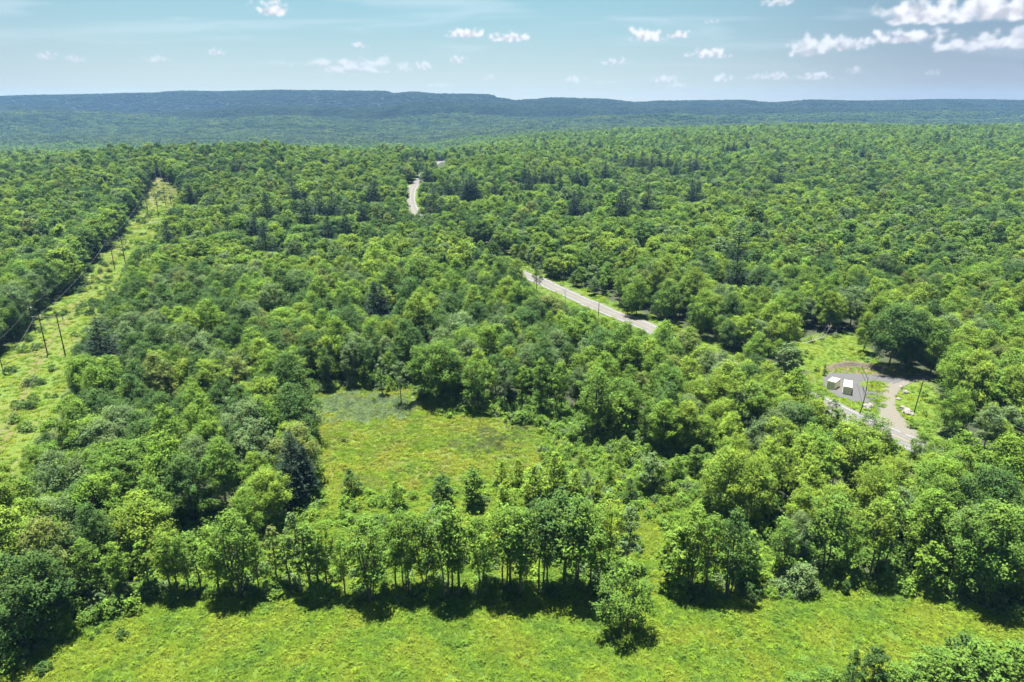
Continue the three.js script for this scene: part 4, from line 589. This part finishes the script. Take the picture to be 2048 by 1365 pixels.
// ---------------------------------------------------------------- power line: two-legged frames, single poles, wires
const steel = std(RGB(0.42, 0.43, 0.43), { metalness: 0.6, roughness: 0.55 }), glassy = std(RGB(0.30, 0.33, 0.33), { roughness: 0.3 }), armWood = std(RGB(0.20, 0.18, 0.16));
const cyl = (r0, r1, h) => new THREE.CylinderGeometry(r1, r0, h, 10).translate(0, h / 2, 0);
const insulator = (() => { const s = []; for (let i = 0; i < 7; i++) s.push(new THREE.CylinderGeometry(0.15, 0.19, 0.09, 8).translate(0, -0.2 - i * 0.15, 0)); s.push(new THREE.CylinderGeometry(0.03, 0.03, 1.2, 5).translate(0, -0.6, 0)); return mergeGeometries(s); })();
const hung = [], wireMetal = std(RGB(0.16, 0.16, 0.16), { metalness: 0.3, roughness: 0.7 });
function frame(a, b, h, label) {
  const [ax, ad] = ground(...a), [bx, bd] = ground(...b), mx = (ax + bx) / 2, md = (ad + bd) / 2, w = Math.min(7, Math.hypot(bx - ax, bd - ad)), turn = Math.abs(bd - ad) > 6 ? 0.25 : Math.atan2(bd - ad, bx - ax), y = height(mx, md), o = base('power_line_frame', mx, y, -md);
  o.rotation.y = turn;
  for (const s of [-1, 1]) part(s < 0 ? 'pole' : 'pole_001', cyl(0.23, 0.15, h + 0.4).translate(s * w / 2, -0.4, 0), creosote, o);
  part('cross_arm', new THREE.BoxGeometry(w + 5.2, 0.28, 0.16).translate(0, h - 1.3, 0.24), armWood, o); part('cross_arm_001', new THREE.BoxGeometry(w + 4.2, 0.24, 0.16).translate(-0.3, h - 3.9, 0.24), armWood, o);
  const hang = [];
  [-w / 2 - 2.2, 0, w / 2 + 2.2].forEach((x, i) => { part(i ? 'insulator_00' + i : 'insulator', insulator.clone().translate(x, h - 1.42, 0.24), glassy, o); hang.push(new THREE.Vector3(x, h - 2.7, 0.24).applyAxisAngle(UPV, turn).add(o.position)); });
  hung.push(hang); tag(o, label, 'power line frame', 'two-legged power line frames in the cleared strip');
}
hung.push([[-2.2, 0], [0, 0], [2.2, 0]].map(([k]) => new THREE.Vector3(-112 + k * 2.6, height(-112, 112) + 13.5, -112)));
frame([95, 711], [130, 711], 16, 'nearest two-legged wooden power line frame in the cleared strip'); frame([229, 538], [252, 536], 17, 'second nearest two-legged power line frame, where the strip narrows');
frame([297, 436], [317, 433], 18, 'two-legged power line frame just beyond the pale gravel track'); frame([331, 411], [342, 410], 13, 'farthest two-legged power line frame low on the hillside'); frame([316, 358], [326, 357], 12, 'power line frame on the crest at the end of the strip');
['left', 'middle', 'right'].forEach((side, k) => {
  const path = []; for (let i = 0; i + 1 < hung.length; i++) for (let s = 0; s < 12; s++) { const t = s / 12, p = hung[i][k].clone().lerp(hung[i + 1][k], t); p.y -= 4 * t * (1 - t) * 2.2; path.push(p); } path.push(hung.at(-1)[k]);
  tag(top('power_wire', new THREE.TubeGeometry(new THREE.CatmullRomCurve3(path), path.length * 2, 0.036, 4), wireMetal), `${side} one of three wires hung along the two-legged frames`, 'wire');
});
const poleTops = [];
function pole(px, py, h, label, arm, group) {
  const [x, d] = ground(px, py), o = base('utility_pole', x, height(x, d), -d); part('pole', cyl(0.17, 0.11, h + 0.3).translate(0, -0.3, 0), creosote, o);
  if (arm) { part('cross_arm', new THREE.BoxGeometry(2.4, 0.12, 0.1).translate(0, h - 0.5, 0.14), armWood, o); [-1, 0, 1].forEach((k, i) => part(i ? 'insulator_00' + i : 'insulator', new THREE.CylinderGeometry(0.05, 0.08, 0.22, 8).translate(k * 1.05, h - 0.33, 0.14), glassy, o)); }
  if (arm === 2) part('transformer', cyl(0.3, 0.3, 0.9).translate(0.42, h - 1.9, 0), steel, o);
  tag(o, label, 'utility pole', group); poleTops.push(new THREE.Vector3(x, height(x, d) + h - 0.3, -d)); return o;
}
const DIST = 'single poles along the left side of the cleared strip';
pole(6, 745, 11, 'single pole at the left border in front of the dark wood', 1, DIST); pole(70, 664, 11, 'single pole with a grey transformer left of the nearest frame', 2, DIST); pole(143, 584, 9, 'short single pole left of the strip between the first two frames', 1, DIST); pole(205, 514, 11, 'single pole against dark trees left of the second frame', 1, DIST); pole(248, 463, 12, 'single pole left of the strip just nearer than the gravel track', 1, DIST); pole(273, 446, 10, 'single pole at the left end of the gravel track', 1, DIST); pole(303, 392, 12, 'single pole by the dark trees beyond the gravel track', 1, DIST);
{ const path = []; for (let i = 0; i + 1 < poleTops.length; i++) for (let s = 0; s < 10; s++) { const t = s / 10, p = poleTops[i].clone().lerp(poleTops[i + 1], t); p.y -= 4 * t * (1 - t) * 0.9; path.push(p); } path.push(poleTops.at(-1)); tag(top('power_wire', new THREE.TubeGeometry(new THREE.CatmullRomCurve3(path), path.length * 2, 0.022, 4), wireMetal), 'thin wire along the single poles at the dark wood edge', 'wire'); }
pole(1126, 567, 12, 'slim pole on the far roadside where the road leaves the wood', 0); pole(1197, 635, 6.5, 'short dark post at the near roadside in the middle of the open road', 0);
const yardPole = pole(1829, 825, 10.5, 'leaning dark pole in the grass right of the driveway', 1); yardPole.rotation.z = -0.07;
{ const a = poleTops.at(-1), [x, d] = ground(2260, 1040); [0, 1].forEach((k) => { const path = []; for (let s = 0; s <= 24; s++) { const t = s / 24; path.push(new THREE.Vector3(lerp(a.x + 0.7, x, t), lerp(a.y, height(x, d) + 10.5, t) - 4 * t * (1 - t) * 1.4 - k * 0.9, lerp(a.z, -d, t))); } tag(top('power_wire', new THREE.TubeGeometry(new THREE.CatmullRomCurve3(path), 50, 0.025, 4), wireMetal), `${k ? 'lower' : 'upper'} wire from the leaning pole to the right border`, 'wire'); }); }

// ---------------------------------------------------------------- two cream containers in the gravel yard
const cream = std(RGB(0.68, 0.64, 0.46), { roughness: 0.6 }), creamRoof = std(RGB(0.40, 0.38, 0.31), { roughness: 0.6, map: grainRoad }), darkRubber = std(RGB(0.03, 0.03, 0.03));
function sheet(len, h) {                                         // trapezoid-ribbed steel sheet, standing on y = 0, centred on x, ribs towards +z
  const pos = [], index = [], n = Math.round(len / 0.28); for (let i = 0; i <= n * 4; i++) { const x = -len / 2 + len * i / (n * 4), z = [0, 0.036, 0.036, 0][i % 4]; pos.push(x, 0, z, x, h, z); }
  for (let i = 0; i < n * 4; i++) { const a = i * 2; index.push(a, a + 2, a + 1, a + 1, a + 2, a + 3); } const g = new THREE.BufferGeometry(); g.setAttribute('position', new THREE.Float32BufferAttribute(pos, 3)); g.setIndex(index); g.computeVertexNormals(); return g;
}
function container(px, py, turn, L, label) {
  const [x, d] = ground(px, py), W = 2.44, H = 2.6, o = base('shipping_container', x, height(x, d) + 0.2, -d); o.rotation.y = turn;
  const box = (w, h, l, bx, by, bz) => new THREE.BoxGeometry(w, h, l).translate(bx, by, bz), post = [];
  for (const sx of [-1, 1]) { for (const sz of [-1, 1]) post.push(box(0.16, H, 0.16, sx * (W / 2 - 0.08), H / 2, sz * (L / 2 - 0.08))); post.push(box(0.10, 0.14, L - 0.33, sx * (W / 2 - 0.06), 0.075, 0), box(0.08, 0.10, L - 0.33, sx * (W / 2 - 0.05), H - 0.055, 0)); }
  for (const sz of [-1, 1]) post.push(box(W - 0.33, 0.14, 0.10, 0, 0.075, sz * (L / 2 - 0.06)), box(W - 0.33, 0.12, 0.10, 0, H - 0.065, sz * (L / 2 - 0.06)));
  part('frame', mergeGeometries(post), cream, o);
  part('side_wall', sheet(L - 0.32, H - 0.24).translate(0, 0.13, 0).rotateY(Math.PI / 2).translate(W / 2 - 0.06, 0, 0), cream, o); part('side_wall_001', sheet(L - 0.32, H - 0.24).translate(0, 0.13, 0).rotateY(-Math.PI / 2).translate(-W / 2 + 0.06, 0, 0), cream, o);
  part('end_wall', sheet(W - 0.32, H - 0.24).translate(0, 0.13, 0).rotateY(Math.PI).translate(0, 0, -L / 2 + 0.06), cream, o);
  part('roof', sheet(L - 0.2, W - 0.1).rotateX(-Math.PI / 2).translate(0, 0, W / 2 - 0.05).rotateY(Math.PI / 2).translate(0, H - 0.01, 0), creamRoof, o);
  for (const s of [-1, 1]) { const dr = part(s < 0 ? 'door' : 'door_001', box(W / 2 - 0.19, H - 0.30, 0.05, s * (W / 4 - 0.085), H / 2, L / 2 - 0.05), cream, o); [0.25, 0.75].forEach((k, i) => part(i ? 'locking_bar_001' : 'locking_bar', new THREE.CylinderGeometry(0.022, 0.022, H - 0.34, 6).translate(s * (0.1 + k * (W / 2 - 0.3)), H / 2, L / 2 + 0.01), steel, dr)); part('handle', box(0.4, 0.035, 0.03, s * 0.5, 1.15, L / 2 + 0.03), darkRubber, dr); }
  tag(o, label, 'container', 'cream steel containers in the gravel yard');
}
container(1694, 784, -0.46, 6.06, 'cream container end-on in the gravel yard, right one of two'); container(1666, 776, -0.76, 4.2, 'cream container turned at an angle in the gravel yard, left one of two');

renderer.render(scene, camera);
